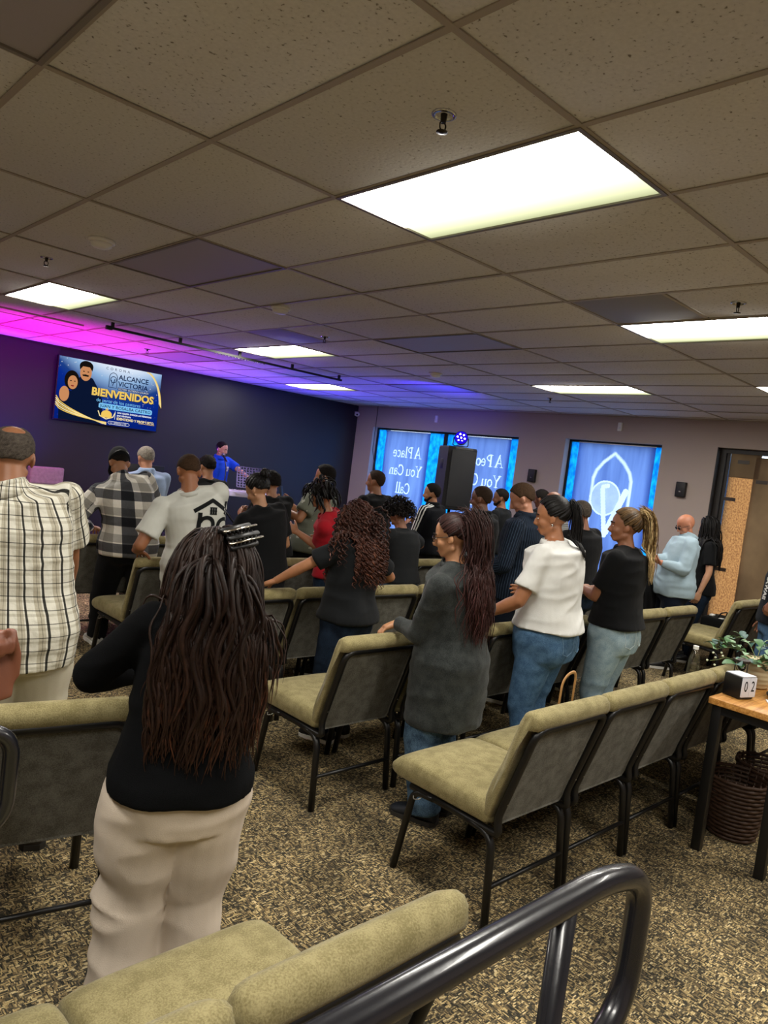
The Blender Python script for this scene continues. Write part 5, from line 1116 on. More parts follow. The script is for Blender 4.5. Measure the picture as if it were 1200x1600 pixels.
# jeans pockets for the two nearest pairs of jeans
def pocket(P, x, z, w_, hgt, m):
    tr = [o for o in P.root.children if o.name.startswith('trousers')][0]; me = tr.data; t = BVHTree.FromPolygons([v.co for v in me.vertices], [p.vertices[:] for p in me.polygons])
    pts = dense([(x-w_, z+hgt), (x+w_, z+hgt), (x+w_, z-hgt*.7), (x, z-hgt), (x-w_, z-hgt*.7), (x-w_, z+hgt)], .012); Q = []
    for p in pts:
        r = t.ray_cast(Vector((p[0], -1, p[1])), Vector((0, 1, 0)))
        if r[0] is not None: Q.append(np.array(r[0]+r[1]*.001))
    if len(Q) > 4: g = pipe(G(), Q, .0022, 5); link('pocket_seam', g.mesh('pocket_seam'), m, P.root)
for P_, m_ in ((P4, denim('seam', '5d7c9a', '7d9ab4')), (P5, denim('seam_light', 'b4c4cb', 'c8d4d8'))):
    for s in (-1, 1): pocket(P_, s*.088, P_.Pc[2]-.05, .058, .065, m_)

# ------------------------------------------------------------------ stage, screen and band things
struct(bobj('stage_platform', (X0, 8.55, 0), (8.2, Y1, .2), M_STAGE, None, .01))
tv = empty('television', (4.435, 10.97, 2.255)); tag(tv, 'wall-mounted screen showing a blue and gold welcome slide', 'screen')
bobj('screen_body', (-.795, -.055, -.462), (.795, 0, .462), M_BLACKPL, tv, .008)
bobj('wall_mount', (-.2, 0, -.15), (.2, .03, .15), M_BLACKMETAL, tv)
def tvq(name, pts, z, m):
    g = G(); V = [(p[0], -.0565-z*.0006, p[1]) for p in pts]; g.add(V, [tuple(range(len(pts)))]); return link(name, g.mesh(name, False), m, tv)
def screen_bg():
    m, nt, b, L = new_mat('slide_background'); out = nt.nodes['Material Output']; tc = N(nt, 'ShaderNodeTexCoord'); sp = N(nt, 'ShaderNodeSeparateXYZ'); L.new(tc.outputs['Generated'], sp.inputs[0])
    r = ramp(nt, [(0, '05207a'), (.35, '082a8c'), (.5, '1c3f86'), (.75, '8fb3dc'), (1, 'e8f2ff')]); 
    # diagonal brightening toward the upper centre
    a = N(nt, 'ShaderNodeMath', operation='SUBTRACT'); a.inputs[1].default_value = .58; L.new(sp.outputs['X'], a.inputs[0]); q = N(nt, 'ShaderNodeMath', operation='POWER'); q.inputs[1].default_value = 2; ab = N(nt, 'ShaderNodeMath', operation='ABSOLUTE'); L.new(a.outputs[0], ab.inputs[0]); L.new(ab.outputs[0], q.inputs[0])
    s = N(nt, 'ShaderNodeMath', operation='MULTIPLY_ADD'); s.inputs[1].default_value = -1.3; L.new(q.outputs[0], s.inputs[0]); L.new(sp.outputs['Z'], s.inputs[2]); L.new(s.outputs[0], r.inputs[0])
    v = N(nt, 'ShaderNodeTexVoronoi'); v.inputs['Scale'].default_value = 22; L.new(tc.outputs['Object'], v.inputs['Vector']); rr = ramp(nt, [(.1, (1, 1, 1)), (.2, (0, 0, 0))]); L.new(v.outputs['Distance'], rr.inputs[0])
    n = N(nt, 'ShaderNodeTexNoise'); n.inputs['Scale'].default_value = 2.6; L.new(tc.outputs['Object'], n.inputs['Vector']); nr = ramp(nt, [(.5, (0, 0, 0)), (.62, (1, 1, 1))]); L.new(n.outputs['Fac'], nr.inputs[0])
    ml = N(nt, 'ShaderNodeMath', operation='MULTIPLY'); L.new(rr.outputs[0], ml.inputs[0]); L.new(nr.outputs[0], ml.inputs[1]); zz = N(nt, 'ShaderNodeMath', operation='MULTIPLY'); L.new(ml.outputs[0], zz.inputs[0]); L.new(sp.outputs['Z'], zz.inputs[1])
    mx = N(nt, 'ShaderNodeMix', data_type='RGBA'); L.new(zz.outputs[0], mx.inputs[0]); L.new(r.outputs[0], mx.inputs[6]); mx.inputs[7].default_value = (1, 1, .95, 1)
    e = N(nt, 'ShaderNodeEmission'); e.inputs[1].default_value = 1.0; L.new(mx.outputs[2], e.inputs[0]); L.new(e.outputs[0], out.inputs['Surface']); return m
g = G(); g.add([(-.78, -.0562, -.448), (.78, -.0562, -.448), (.78, -.0562, .448), (-.78, -.0562, .448)], [(0, 1, 2, 3)]); link('slide', g.mesh('slide', False), screen_bg(), tv)
E_GOLD = mat_emit('slide_gold', 'f0c860', 1.0); E_NAVY = mat_emit('slide_navy', '0d2148', 1); E_DARK = mat_emit('slide_dark_suit', '0a1530', 1); E_SKIN = mat_emit('slide_skin', 'c98a5c', 1); E_HAIR = mat_emit('slide_hair', '15100e', 1); E_WHITE = mat_emit('slide_white', 'f4f6fa', 1); E_CREAM = mat_emit('slide_cream', 'f6e3a8', 1); E_LB = mat_emit('slide_pale_blue', '7cc4f4', 1); E_BAR = mat_emit('slide_bar', '0c2e66', 1)
def el(cx, cy, rx, ry, a0=0, a1=360, n=20): return [(cx+rx*math.cos(math.radians(a0+(a1-a0)*k/n)), cy+ry*math.sin(math.radians(a0+(a1-a0)*k/n))) for k in range(n)]
tvq('man_suit', [(-.5, -.448), (-.58, .05), (-.5, .17), (-.4, .24), (-.28, .2), (-.18, .05), (-.1, -.12), (-.1, -.25), (-.12, -.448)], 1, E_DARK)
tvq('man_face', el(-.39, .27, .085, .12), 2, E_SKIN); tvq('man_hair', el(-.39, .36, .1, .08)[0:11]+[(-.48, .3), (-.44, .355), (-.34, .355), (-.3, .3)], 3, E_HAIR)
tvq('man_moustache', [(-.43, .215), (-.35, .215), (-.34, .235), (-.39, .245), (-.44, .235)], 3, E_HAIR)
tvq('woman_hair', el(-.58, .13, .105, .14), 4, E_HAIR); tvq('woman_dress', [(-.72, -.448), (-.74, -.12), (-.66, -.02), (-.5, -.02), (-.42, -.15), (-.4, -.448)], 4.5, E_DARK)
tvq('woman_shoulder', el(-.67, -.08, .07, .11), 5, E_SKIN); tvq('woman_face', el(-.565, .1, .07, .1), 5.5, E_SKIN)
for s in (-1, 1):
    tvq('eye_mark', el(-.39+s*.032, .285, .014, .008, n=8), 4, E_HAIR); tvq('eye_mark', el(-.565+s*.028, .12, .013, .008, n=8), 6, E_HAIR)
tvq('lips_mark', el(-.565, .05, .024, .01, n=10), 6, mat_emit('slide_lips', '8a2a2a', 1))
def tvstroke(name, pts, wd, z, m):
    V, F = stroke_quads(pts, wd); g = G(); g.add([(v[0], -.0565-z*.0006, v[1]) for v in V], F); return link(name, g.mesh(name, False), m, tv)
for k in range(5): tvstroke('gold_ribbon', [(-.78+.76*t, -.12-.03*k-.33*t**.6-.0*k+.04*k*t) for t in np.linspace(0, 1, 16) if -.12-.03*k-.33*t**.6+.04*k*t > -.445], .012+.004*(k % 2), 7+k*.2, E_CREAM if k % 2 else E_GOLD)
for k in range(4): tvstroke('gold_ribbon', [(.53+.26*math.sin(t*1.5)+.012*k, .44-.02*k*t-.55*t**1.7) for t in np.linspace(0, .9, 14)], .012, 7+k*.2, E_GOLD if k % 2 else E_CREAM)
def tvt(body, size, x, z, m, dz=8, bold=0, align='CENTER', sp=1):
    me = text_mesh(body, size, align, bold, sp); v = coords(me); setco(me, np.stack([v[:, 0]+x, np.full(len(v), -.0565-dz*.0006), v[:, 1]+z], 1)); link('lettering', me, m, tv)
tvt('CORONA', .055, .08, .375, E_NAVY, sp=1.9); tvt('ALCANCE', .105, .1, .255, E_NAVY, align='LEFT', bold=.002); tvt('VICTORIA', .105, .1, .155, E_NAVY, align='LEFT', bold=.002)
tvq('tagline_bar', [(.1, .098), (.6, .098), (.6, .135), (.1, .135)], 7, E_BAR); tvt('VICTORY OUTREACH CHURCH', .034, .35, .104, E_WHITE)
tvt('BIENVENIDOS', .155, .205, -.035, E_NAVY, 8, .010); tvt('BIENVENIDOS', .155, .20, -.03, E_GOLD, 9, .006)
tvt('de parte de los pastores', .07, .14, -.115, E_LB, 9)
tvq('name_bar', [(-.16, -.195), (-.14, -.21), (.66, -.21), (.68, -.195), (.68, -.145), (.66, -.13), (-.14, -.13), (-.16, -.145)], 7, E_LB); tvt('JUAN Y ROSALBA CASTRO', .064, .26, -.192, E_NAVY, 8, .001, sp=1.05)
tvt('UNA IGLESIA DONDE LAS PERSONAS', .033, .13, -.255, E_WHITE, align='LEFT', bold=.001); tvt('ENCUENTRAN', .033, .13, -.298, E_WHITE, align='LEFT', bold=.001); tvt('IDENTIDAD Y PROPÓSITO.', .05, .13, -.35, E_CREAM, align='LEFT', bold=.002)
tvstroke('divider', [(.1, -.23), (.1, -.35)], .006, 8, E_WHITE); tvstroke('underline', [(.48, -.362), (.74, -.362)], .006, 8, E_GOLD)
for a in (-1, 1): tvstroke('crown', [(-.03+a*.13, -.25), (-.03+a*.1, -.32), (-.03, -.36)], .016, 8, E_CREAM)
tvq('crown', el(-.03, -.29, .08, .06, 0, 180)+[(-.11, -.34), (.05, -.34)], 9, E_GOLD); tvstroke('crown_cross', [(-.03, -.25), (-.03, -.19)], .01, 9, E_GOLD); tvstroke('crown_cross', [(-.055, -.215), (-.005, -.215)], .01, 9, E_GOLD)
tvstroke('pill_outline', [(.02, -.385), (.32, -.385), (.34, -.405), (.32, -.428), (.02, -.428), (0, -.405), (.02, -.385)], .005, 8, E_WHITE); tvt('EFESIOS 2:10', .036, .19, -.418, E_WHITE); tvt('ooo', .03, .05, -.416, E_WHITE)
# emblem beside the name: arch, circle and V
tvstroke('emblem_arch', [(-.04, .12), (-.04, .27)]+el(.02, .27, .06, .07, 180, 0, 10)+[(.08, .27), (.08, .12), (-.04, .12)], .009, 8, E_NAVY); tvstroke('emblem_ring', el(.025, .24, .045, .045)+[(.07, .24)], .01, 8, E_NAVY); tvstroke('emblem_v', [(-.01, .23), (.015, .14), (.045, .25)], .014, 8.5, E_NAVY)
# pink-lit stage chairs
def stage_chair(x, y, rz, label):
    t = empty('stage_chair', (x, y, .2), rz); tag(t, label, 'chair', 'stage chairs'); m_ = mat_fabric('mauve_chair_fabric', '8f7c83', 'a8949a')
    for nm, lo, hi in (('seat', (-.27, -.02, .34), (.27, .5, .48)), ('backrest', (-.26, -.1, .68), (.26, .0, .92)), ('lower_back_pad', (-.25, -.08, .44), (.25, .01, .675))): bobj(nm, lo, hi, m_, t, .03, seg=4)
    for a in (-.22, .22):
        for b in (0, .44): g = pipe(G(), [(a, b, .36), (a*1.05, b+(-.02 if b == 0 else .02), 0)], .016, 8); link('leg', g.mesh('leg'), M_BLACKMETAL, t)
stage_chair(3.5, 10.45, math.radians(198), 'padded stage chair against the dark wall, lit pink, right one'); stage_chair(2.85, 10.45, math.radians(188), 'padded stage chair against the dark wall, hidden left one')
# keyboard on X stand, sheet stand, mic stand
kb = empty('keyboard', (5.68, 9.06, .2)); kb.rotation_euler = (0, 0, math.radians(-18)); tag(kb, 'white electronic keyboard on a black folding stand, in front of the player', 'keyboard')
bobj('keyboard_body', (-.62, -.16, .82), (.62, .16, .9), mat('keyboard_white', 'cfcbd6', .4), kb, .012)
g = G()
for k in range(36): box(g, (-.56+k*.031, .0, .9), (-.531+k*.031, .14, .908))
o = link('white_keys', g.mesh('white_keys', False), mat('ivory_keys', 'e8e4dc', .3), kb); o['kind'] = 'stuff'
g = G()
for k in range(35):
    if k % 7 not in (2, 6): box(g, (-.54+k*.031, .06, .908), (-.522+k*.031, .14, .916))
o = link('black_keys', g.mesh('black_keys', False), M_BLACKPL, kb); o['kind'] = 'stuff'
for s in (-1, 1):
    g = pipe(G(), [(-.35*s, s*.02, 0), (.35*s, s*.02, .82)], .016, 8); link('stand_leg', g.mesh('stand_leg'), M_BLACKMETAL, kb)
for s in (-1, 1):
    for z in (.012, .81): g = pipe(G(), [(s*.35, -.17, z), (s*.35, .17, z)], .014, 8); link('stand_foot', g.mesh('stand_foot'), M_BLACKMETAL, kb)
ms = empty('music_stand', (5.70, 8.72, .2), math.radians(-25)); tag(ms, 'black perforated music stand beside the white keyboard', 'music stand')
g = G(); nx, nz = 11, 8; hole = .011; Wd, Ht = .46, .32; a_ = math.radians(28)
def mp(x, z, y=0): return (x, y*math.cos(a_)+z*math.sin(a_), .97+z*math.cos(a_))
for k in range(nz+1): z = Ht*k/nz; lo_ = z-.007; hi_ = z+.007; g.add([mp(-Wd/2, lo_), mp(Wd/2, lo_), mp(Wd/2, hi_), mp(-Wd/2, hi_)], [(0, 1, 2, 3)])
for k in range(nx+1): x = -Wd/2+Wd*k/nx; g.add([mp(x-.008, 0, .001), mp(x+.008, 0, .001), mp(x+.008, Ht, .001), mp(x-.008, Ht, .001)], [(0, 1, 2, 3)])
o = link('perforated_desk', g.mesh('perforated_desk', False), M_BLACKMETAL, ms); md = o.modifiers.new('s', 'SOLIDIFY'); md.thickness = .003
g = G(); box(g, (-.23, -.05, .955), (.23, 0, .965)); pipe(g, [(0, 0, .02), (0, 0, .97)], .012, 8); link('stand_pole', g.mesh('stand_pole', False), M_BLACKMETAL, ms)
for k in range(3): a = k*2*PI/3; g = pipe(G(), [(0, 0, .12), (.2*math.cos(a), .2*math.sin(a), .012)], .009, 8); link('tripod_leg', g.mesh('tripod_leg'), M_BLACKMETAL, ms)
mc = empty('microphone_stand', (5.52, 9.30, .2)); tag(mc, 'black microphone on a stand at the keyboard player face', 'microphone')
g = pipe(G(), [(0, -.1, .01), (0, -.1, 1.2), (.02, .0, 1.33)], .009, 8); link('stand_pole', g.mesh('stand_pole'), M_BLACKMETAL, mc)
g = G(); tube(g, (.01, -.08, 1.30), (.03, .06, 1.37), .011, .016, round0=True); link('microphone_handle', g.mesh('microphone_handle'), M_BLACKPL, mc)
g = ell(G(), (.035, .085, 1.382), (.026, .026, .028)); link('microphone_head', g.mesh('microphone_head'), mat('mic_mesh', '77777d', .4, .8, bump=.5, bscale=900), mc)
g = tube(G(), (0, -.1, 0), (0, -.1, .015), .13, .125, n=24); link('stand_base', g.mesh('stand_base', False), M_BLACKMETAL, mc)
wd_ = empty('music_stand', (4.25, 9.1, .2), math.radians(10)); tag(wd_, 'black sheet stand behind the heads left of the keyboard player', 'music stand')
bobj('desk', (-.3, -.01, .88), (.3, .01, 1.14), M_BLACKPL, wd_, .004); g = pipe(G(), [(0, 0, .015), (0, 0, .9)], .013, 8); link('stand_pole', g.mesh('stand_pole'), M_BLACKMETAL, wd_); g = tube(G(), (0, 0, 0), (0, 0, .015), .16, .15, n=20); link('stand_base', g.mesh('stand_base', False), M_BLACKMETAL, wd_)
# speaker on tripod + par lamp
sp_ = empty('loudspeaker', (6.79, 5.98, 0), math.radians(160)); tag(sp_, 'large black loudspeaker on a pole stand in front of the windows', 'speaker')
R_ = [np.array([(-.2, .16, z), (-.14, -.2, z), (.14, -.2, z), (.2, .16, z), (.12, .2, z), (-.12, .2, z)]) for z in (1.29, 2.06)]
g = loft(G(), [R_[0]*[.96, .96, 1], R_[0]+[0, 0, .02], R_[1]-[0, 0, .02], R_[1]*[.96, .96, 1]]); link('cabinet', g.mesh('cabinet', False), mat('speaker_black', '101115', .6, bump=.3, bscale=700), sp_)
bobj('grille', (-.17, .2, 1.33), (.17, .212, 2.02), mat('speaker_grille', '15161b', .5, bump=.8, bscale=900), sp_, .004)
bobj('side_handle', (.155, -.05, 1.78), (.178, .05, 1.9), M_BLACKPL, sp_, .004)
g = pipe(G(), [(0, 0, .25), (0, 0, 1.3)], .018, 10); link('stand_pole', g.mesh('stand_pole'), M_BLACKMETAL, sp_)
for k in range(3):
    a = k*2*PI/3+.5; g = pipe(G(), [(0, 0, .75), (.33*math.cos(a), .33*math.sin(a), .015)], .011, 8); link('tripod_leg', g.mesh('tripod_leg'), M_BLACKMETAL, sp_)
pr = empty('par_light', (6.80, 5.94, 2.06), math.radians(128)); tag(pr, 'round LED stage light glowing violet on top of the loudspeaker', 'stage light')
g = tube(G(), (0, .02, .12), (0, -.12, .09), .085, .06, n=24); link('lamp_can', g.mesh('lamp_can', False), M_BLACKPL, pr)
g = tube(G(), (0, .021, .12), (0, .026, .121), .078, .078, n=24); link('lamp_face', g.mesh('lamp_face', False), mat_emit('par_glow', '1a08c0', 1.6), pr)
E_LED = mat_emit('led_white_violet', 'd8ccff', 9)
for k, (a, r_) in enumerate([(0, 0)]+[(i*60+10, .045) for i in range(6)]):
    g = tube(G(), (r_*math.cos(math.radians(a)), .026, .12+r_*math.sin(math.radians(a))), (r_*math.cos(math.radians(a)), .034, .12+r_*math.sin(math.radians(a))), .011, .011, n=10); link('led', g.mesh('led', False), E_LED, pr)
g = pipe(G(), fillet([(-.09, 0, .12), (-.095, 0, .015), (.095, 0, .015), (.09, 0, .12)], .03), .006, 6); link('lamp_bracket', g.mesh('lamp_bracket'), M_BLACKMETAL, pr)
# floor uplights on the stage
for k, (x, y, lb) in enumerate(((2.6, 9.3, 'magenta stage uplight at the far left of the stage'), (2.7, 10.6, 'blue stage uplight by the dark wall at far left'), (5.3, 10.2, 'violet stage uplight behind the keyboard player'), (7.3, 10.3, 'indigo stage uplight in the far stage corner'))):
    u = empty('par_light', (x, y, .2)); tag(u, lb, 'stage light'); g = tube(G(), (0, 0, .05), (0, 0, .2), .07, .09, n=20); link('lamp_can', g.mesh('lamp_can', False), M_BLACKPL, u); g = pipe(G(), fillet([(-.1, 0, .15), (-.1, 0, .01), (.1, 0, .01), (.1, 0, .15)], .02), .006, 6); link('lamp_bracket', g.mesh('lamp_bracket'), M_BLACKMETAL, u)
# ------------------------------------------------------------------ ceiling and wall fittings
def lathe_obj(name, prof, m, parent, n=28):
    g = loft(G(), [ring((0, 0, z), (1, 0, 0), (0, 1, 0), r, r, 2, n) for r, z in prof]); return link(name, g.mesh(name), m, parent)
for (x, y), lb in (((1.69, 4.52), 'round white smoke detector left of the unlit ceiling panel'), ((3.25, 4.88), 'round white smoke detector right of the unlit ceiling panel'), ((6.07, 5.82), 'far smoke detector in the blue glow')):
    t = empty('smoke_detector', (x, y, CEIL)); tag(t, lb, 'smoke detector', 'smoke detectors'); lathe_obj('detector_base', [(.03, -.0), (.078, -.001), (.078, -.018), (.066, -.022)], M_WHITEPL, t); lathe_obj('detector_head', [(.064, -.02), (.06, -.038), (.045, -.05), (.01, -.053)], M_WHITEPL, t)
for k, ((x, y), lb) in enumerate((((1.67, 1.71), 'chrome sprinkler head nearest, beside the large lit panel'), ((1.67, 5.43), 'dark sprinkler head left of the smoke detector'), ((4.10, 1.71), 'chrome sprinkler head above the right-hand lit panel'), ((4.19, 5.5), 'small sprinkler head in the middle of the ceiling'), ((4.17, 9.22), 'tiny sprinkler head in the magenta glow'), ((7.85, 5.45), 'tiny sprinkler head beyond the far right lit panel'))):
    t = empty('sprinkler', (x, y, CEIL)); tag(t, lb, 'sprinkler', 'ceiling sprinklers')
    lathe_obj('escutcheon', [(.012, .0), (.042, -.001), (.040, -.007), (.030, -.009), (.028, .0)], M_CHROME, t); dk = mat('sprinkler_brass', '3a352d', .35, .9)
    g = tube(G(), (0, 0, 0), (0, 0, -.03), .012, .009); link('sprinkler_body', g.mesh('sprinkler_body', False), dk, t)
    g = G()
    for s in (-1, 1): pipe(g, fillet([(0, 0, -.025), (s*.014, 0, -.032), (s*.012, 0, -.05), (0, 0, -.056)], .006, 3), .0028, 6)
    link('sprinkler_yoke', g.mesh('sprinkler_yoke'), dk, t); lathe_obj('deflector', [(.004, -.055), (.019, -.057), (.019, -.0595), (.004, -.061)], dk, t, 16)
t = empty('light_track', (3.02, 7.64, CEIL)); tag(t, 'long thin black track bar hung under the ceiling before the stage', 'track')
bobj('track_bar', (0, -.014, -.075), (3.16, .014, -.05), M_BLACKMETAL, t)
for k in range(5): bobj('track_hanger', (.02+k*.77, -.012, -.052), (.05+k*.77, .012, 0), M_BLACKMETAL, t)
bobj('track_end_cap', (-.03, -.022, -.085), (.03, .022, -.045), M_BLACKPL, t)
sm = ell(G(), (0, 0, 0), (.009, .006, .006), n=8, m=5).mesh('track_clip'); sm.materials.append(M_CHROME)
for k in range(16): link('track_clip', sm, None, t, (1.25+k*.045, 0, -.08))
t = empty('light_track', (2.0, 8.3, CEIL)); tag(t, 'thin rail on the ceiling at the far left in the magenta light', 'track'); bobj('track_bar', (0, -.008, -.02), (1.0, .008, -.002), M_TBAR, t)
t = empty('cable', (9.30, 10.3, 0)); tag(t, 'thin black cable hanging down the left window by the corner', 'cable'); g = pipe(G(), [(0, 0, CEIL), (0, 0, 2.5), (-.02, -.02, 2.0), (-.02, -.2, 1.5), (0, -.3, .35)], .006, 6); link('cable_run', g.mesh('cable_run'), M_BLACKPL, t)
for y, z, lb in ((6.66, 1.86, 'small black wall speaker between the two windows'), (4.29, 1.90, 'small black wall speaker right of the logo banner')):
    t = empty('wall_speaker', (X1, y, z)); tag(t, lb, 'speaker', 'small wall speakers'); bobj('speaker_case', (-.06, -.065, -.1), (0, .065, .1), M_BLACKPL, t, .012, seg=3); bobj('speaker_badge', (-.062, -.012, -.035), (-.06, .012, -.02), M_CHROME, t)
for y, z, lb in ((8.85, 2.66, 'small white sensor box above the left window'), (5.30, 2.685, 'small white sensor box above the logo banner')):
    t = empty('wall_sensor', (X1, y, z)); tag(t, lb, 'sensor', 'white wall sensors'); bobj('sensor_case', (-.03, -.03, -.06), (0, .03, .06), M_WHITEPL, t, .006); bobj('sensor_window', (-.033, -.018, -.035), (-.03, .018, .0), mat('sensor_lens', 'e8e8e8', .2), t)
t = empty('security_camera', (X1-.07, Y1-.06, 2.67)); tag(t, 'white dome security camera in the corner of the dark wall', 'camera'); g = ell(G(), (0, 0, 0), (.05, .05, .045)); link('camera_dome', g.mesh('camera_dome'), M_WHITEPL, t); bobj('camera_mount', (-.02, 0, -.03), (.02, .06, .05), M_WHITEPL, t, .005); g = ell(G(), (-.03, -.035, -.01), (.018, .018, .018)); link('camera_lens', g.mesh('camera_lens'), M_BLACKPL, t)

# ------------------------------------------------------------------ handrails
t = empty('handrail', (0, .57, 0)); tag(t, 'dark metal pipe handrail with looped end at bottom right', 'handrail')
zr = 1.035; g = pipe(G(), fillet([(-1.2, .02, zr), (1.19, 0, zr), (1.335, 0, zr-.04), (1.335, 0, zr-.31), (1.10, 0, zr-.37)], [0, .10, .10, .12, 0], 8), .0235, 14); link('rail_pipe', g.mesh('rail_pipe'), M_RAIL, t)
for x in (1.06, -.6): g = pipe(G(), [(x, 0, 0), (x, 0, zr-.01)], .02, 12); link('rail_post', g.mesh('rail_post'), M_RAIL, t); g = tube(G(), (x, 0, 0), (x, 0, .008), .06, .06, n=20); link('post_flange', g.mesh('post_flange', False), M_RAIL, t)
t = empty('handrail', (0, 1.75, 0)); tag(t, 'curved end of a second pipe handrail at the lower left edge', 'handrail')
g = pipe(G(), fillet([(.31, 0, .98), (.33, 0, 1.0), (.46, 0, 1.0), (.565, 0, .97), (.565, 0, .76), (.44, 0, .72), (.31, 0, .72)], [0, .01, .08, .08, .08, .08, 0], 8), .019, 12); link('rail_pipe', g.mesh('rail_pipe'), M_RAIL, t)
g = pipe(G(), [(.31, 0, 0), (.31, 0, .99)], .018, 10); link('rail_post', g.mesh('rail_post'), M_RAIL, t)

# ------------------------------------------------------------------ console table and the things on it
TX, TY = 3.70, 1.025
t = empty('console_table', (TX, TY, 0)); tag(t, 'narrow console table with wooden top and black metal frame', 'table')
bobj('table_top', (-.02, -.035, .745), (1.25, .36, .778), mat_wood('pine_top', 'a26b2c', 'd29a52'), t, .004)
for x in (.0, 1.18):
    for y in (0, .30): bobj('leg', (x, y, 0), (x+.045, y+.045, .745), M_BLACKMETAL, t, .003)
bobj('apron', (.045, .005, .70), (1.18, .03, .745), M_BLACKMETAL, t); bobj('apron', (.045, .315, .70), (1.18, .34, .745), M_BLACKMETAL, t); bobj('apron', (.005, .045, .70), (.03, .30, .745), M_BLACKMETAL, t)
zt = .779
cb = empty('block_calendar', (3.86, 1.31, zt), math.radians(-17)); tag(cb, 'black block calendar showing white number cubes reading 02', 'calendar')
g = G(); pr_ = [(-.05, 0), (-.05, .075), (.0, .115), (.05, .118), (.065, .118), (.065, 0)]
bobj('calendar_case', (-.055, -.045, 0), (.045, .055, .112), M_BLACKPL, cb, .004)
bobj('number_cube', (.0, -.052, .012), (.05, -.0451, .11), mat('cube_white', 'd6dae4', .5), cb, .002); bobj('number_cube', (-.053, -.052, .012), (-.001, -.0451, .11), mat('cube_white', 'd6dae4', .5), cb, .002)
bobj('top_plate', (-.052, -.05, .112), (.045, .05, .118), mat('cube_white', 'd6dae4', .5), cb, .002)
for s, x in (('0', -.027), ('2', .024)):
    me = text_mesh(s, .075, bold=.0006); v = coords(me); setco(me, np.stack([v[:, 0]*.72+x, np.full(len(v), -.0525), v[:, 1]+.042], 1)); link('number', me, INK, cb)
me = text_mesh('JAN', .018); v = coords(me); setco(me, np.stack([v[:, 0], np.full(len(v), -.0525), v[:, 1]+.018], 1)); 
hg = empty('hourglass', (4.02, 1.375, zt)); tag(hg, 'small sand hourglass with dark wooden caps behind the calendar', 'hourglass')
for z in (0, .145): g = tube(G(), (0, 0, z), (0, 0, z+.012), .042, .042, n=24); link('cap', g.mesh('cap', False), mat('dark_wood_cap', '241a12', .5), hg)
for k in range(3): a = k*2*PI/3+.4; g = pipe(G(), [(.034*math.cos(a), .034*math.sin(a), .01), (.034*math.cos(a), .034*math.sin(a), .146)], .003, 8); link('post', g.mesh('post'), mat('dark_wood_cap', '241a12', .5), hg)
g = loft(G(), [ring((0, 0, z), (1, 0, 0), (0, 1, 0), r, r, 2, 20) for z, r in ((.013, .02), (.03, .027), (.055, .022), (.075, .005), (.08, .004), (.085, .005), (.105, .022), (.13, .027), (.144, .02))]); link('glass_bulb', g.mesh('glass_bulb'), mat_glass('clear_glass'), hg)
g = loft(G(), [ring((0, 0, z), (1, 0, 0), (0, 1, 0), r, r, 2, 16) for z, r in ((.015, .018), (.03, .023), (.042, .016), (.05, .002))]); link('sand', g.mesh('sand'), mat('pale_sand', 'cbb893', .9), hg)
pot = empty('potted_eucalyptus', (4.19, 1.36, zt)); tag(pot, 'green leafy plant in a cream ribbed round pot on the table', 'plant')
R_ = [ring((0, 0, .004+.15*k/24), (1, 0, 0), (0, 1, 0), (.055+.035*math.sin(PI*(.12+.8*k/24)))*(1+.03*(k % 4 < 2)), (.055+.035*math.sin(PI*(.12+.8*k/24)))*(1+.03*(k % 4 < 2)), 2, 32) for k in range(25)]
g = loft(G(), R_); link('pot', g.mesh('pot'), mat('cream_ceramic', 'cdbd97', .5), pot)
def leaf_mesh(L, W_):
    V = []; F = []
    for k in range(7):
        t_ = k/6; w_ = W_*math.sin(PI*min(1, t_*.94+.06))**.8; V += [(-w_, t_*L, .01*math.sin(t_*3)+w_*.25), (0, t_*L, .01*math.sin(t_*3)), (w_, t_*L, .01*math.sin(t_*3)+w_*.25)]
    for k in range(6): F += [(3*k, 3*k+1, 3*k+4, 3*k+3), (3*k+1, 3*k+2, 3*k+5, 3*k+4)]
    g = G(); g.add(V, F); return g.mesh('leaf')
lm = [leaf_mesh(.075, .024), leaf_mesh(.06, .019)]; gm = [mat('leaf_green', '3f6b3a', .5, var=.2), mat('leaf_pale', '7fa07a', .5, var=.2), mat('leaf_blue', '3c5f58', .5, var=.2)]
LMS = []
for l_ in lm:
    for m_ in gm: c = l_.copy(); c.materials.append(m_); LMS.append(c)
rr_ = random.Random(5)
for k in range(9):
    a = k*.7+.2; e = .5+.5*rr_.random(); Lr = .12+.12*rr_.random()
    if k in (4, 5): Lr = .20; e = .12
    p0 = np.array([0, 0, .14]); dr = np.array([math.cos(a), math.sin(a), 0]); pts = [p0+dr*Lr*q+np.array([0, 0, .10*e*math.sin(q*2.2)-.02*q*q]) for q in np.linspace(0, 1, 8)]
    g = pipe(G(), pts, .0022, 5); link('stem', g.mesh('stem'), mat('stem_green', '5d6b3a', .6), pot)
    for q in range(2, 8):
        for s in (-1, 1):
            o = link('leaf', rr_.choice(LMS), None, pot, tuple(pts[q])); o.rotation_euler = (rr_.uniform(-.3, .6), rr_.uniform(-.5, .5), a-PI/2+s*rr_.uniform(.4, 1.3)); o.scale = (rr_.uniform(.6, 1.1),)*3
sx = empty('berry_sprig', (4.10, 1.44, zt+.13)); tag(sx, 'thin sprig of pale buds reaching left from the plant', 'sprig'); pts = [(0, 0, 0), (-.05, .03, .01), (-.10, .05, -.005), (-.15, .07, -.01)]; g = pipe(G(), pts, .002, 5); link('stem', g.mesh('stem'), mat('stem_green', '5d6b3a', .6), sx)
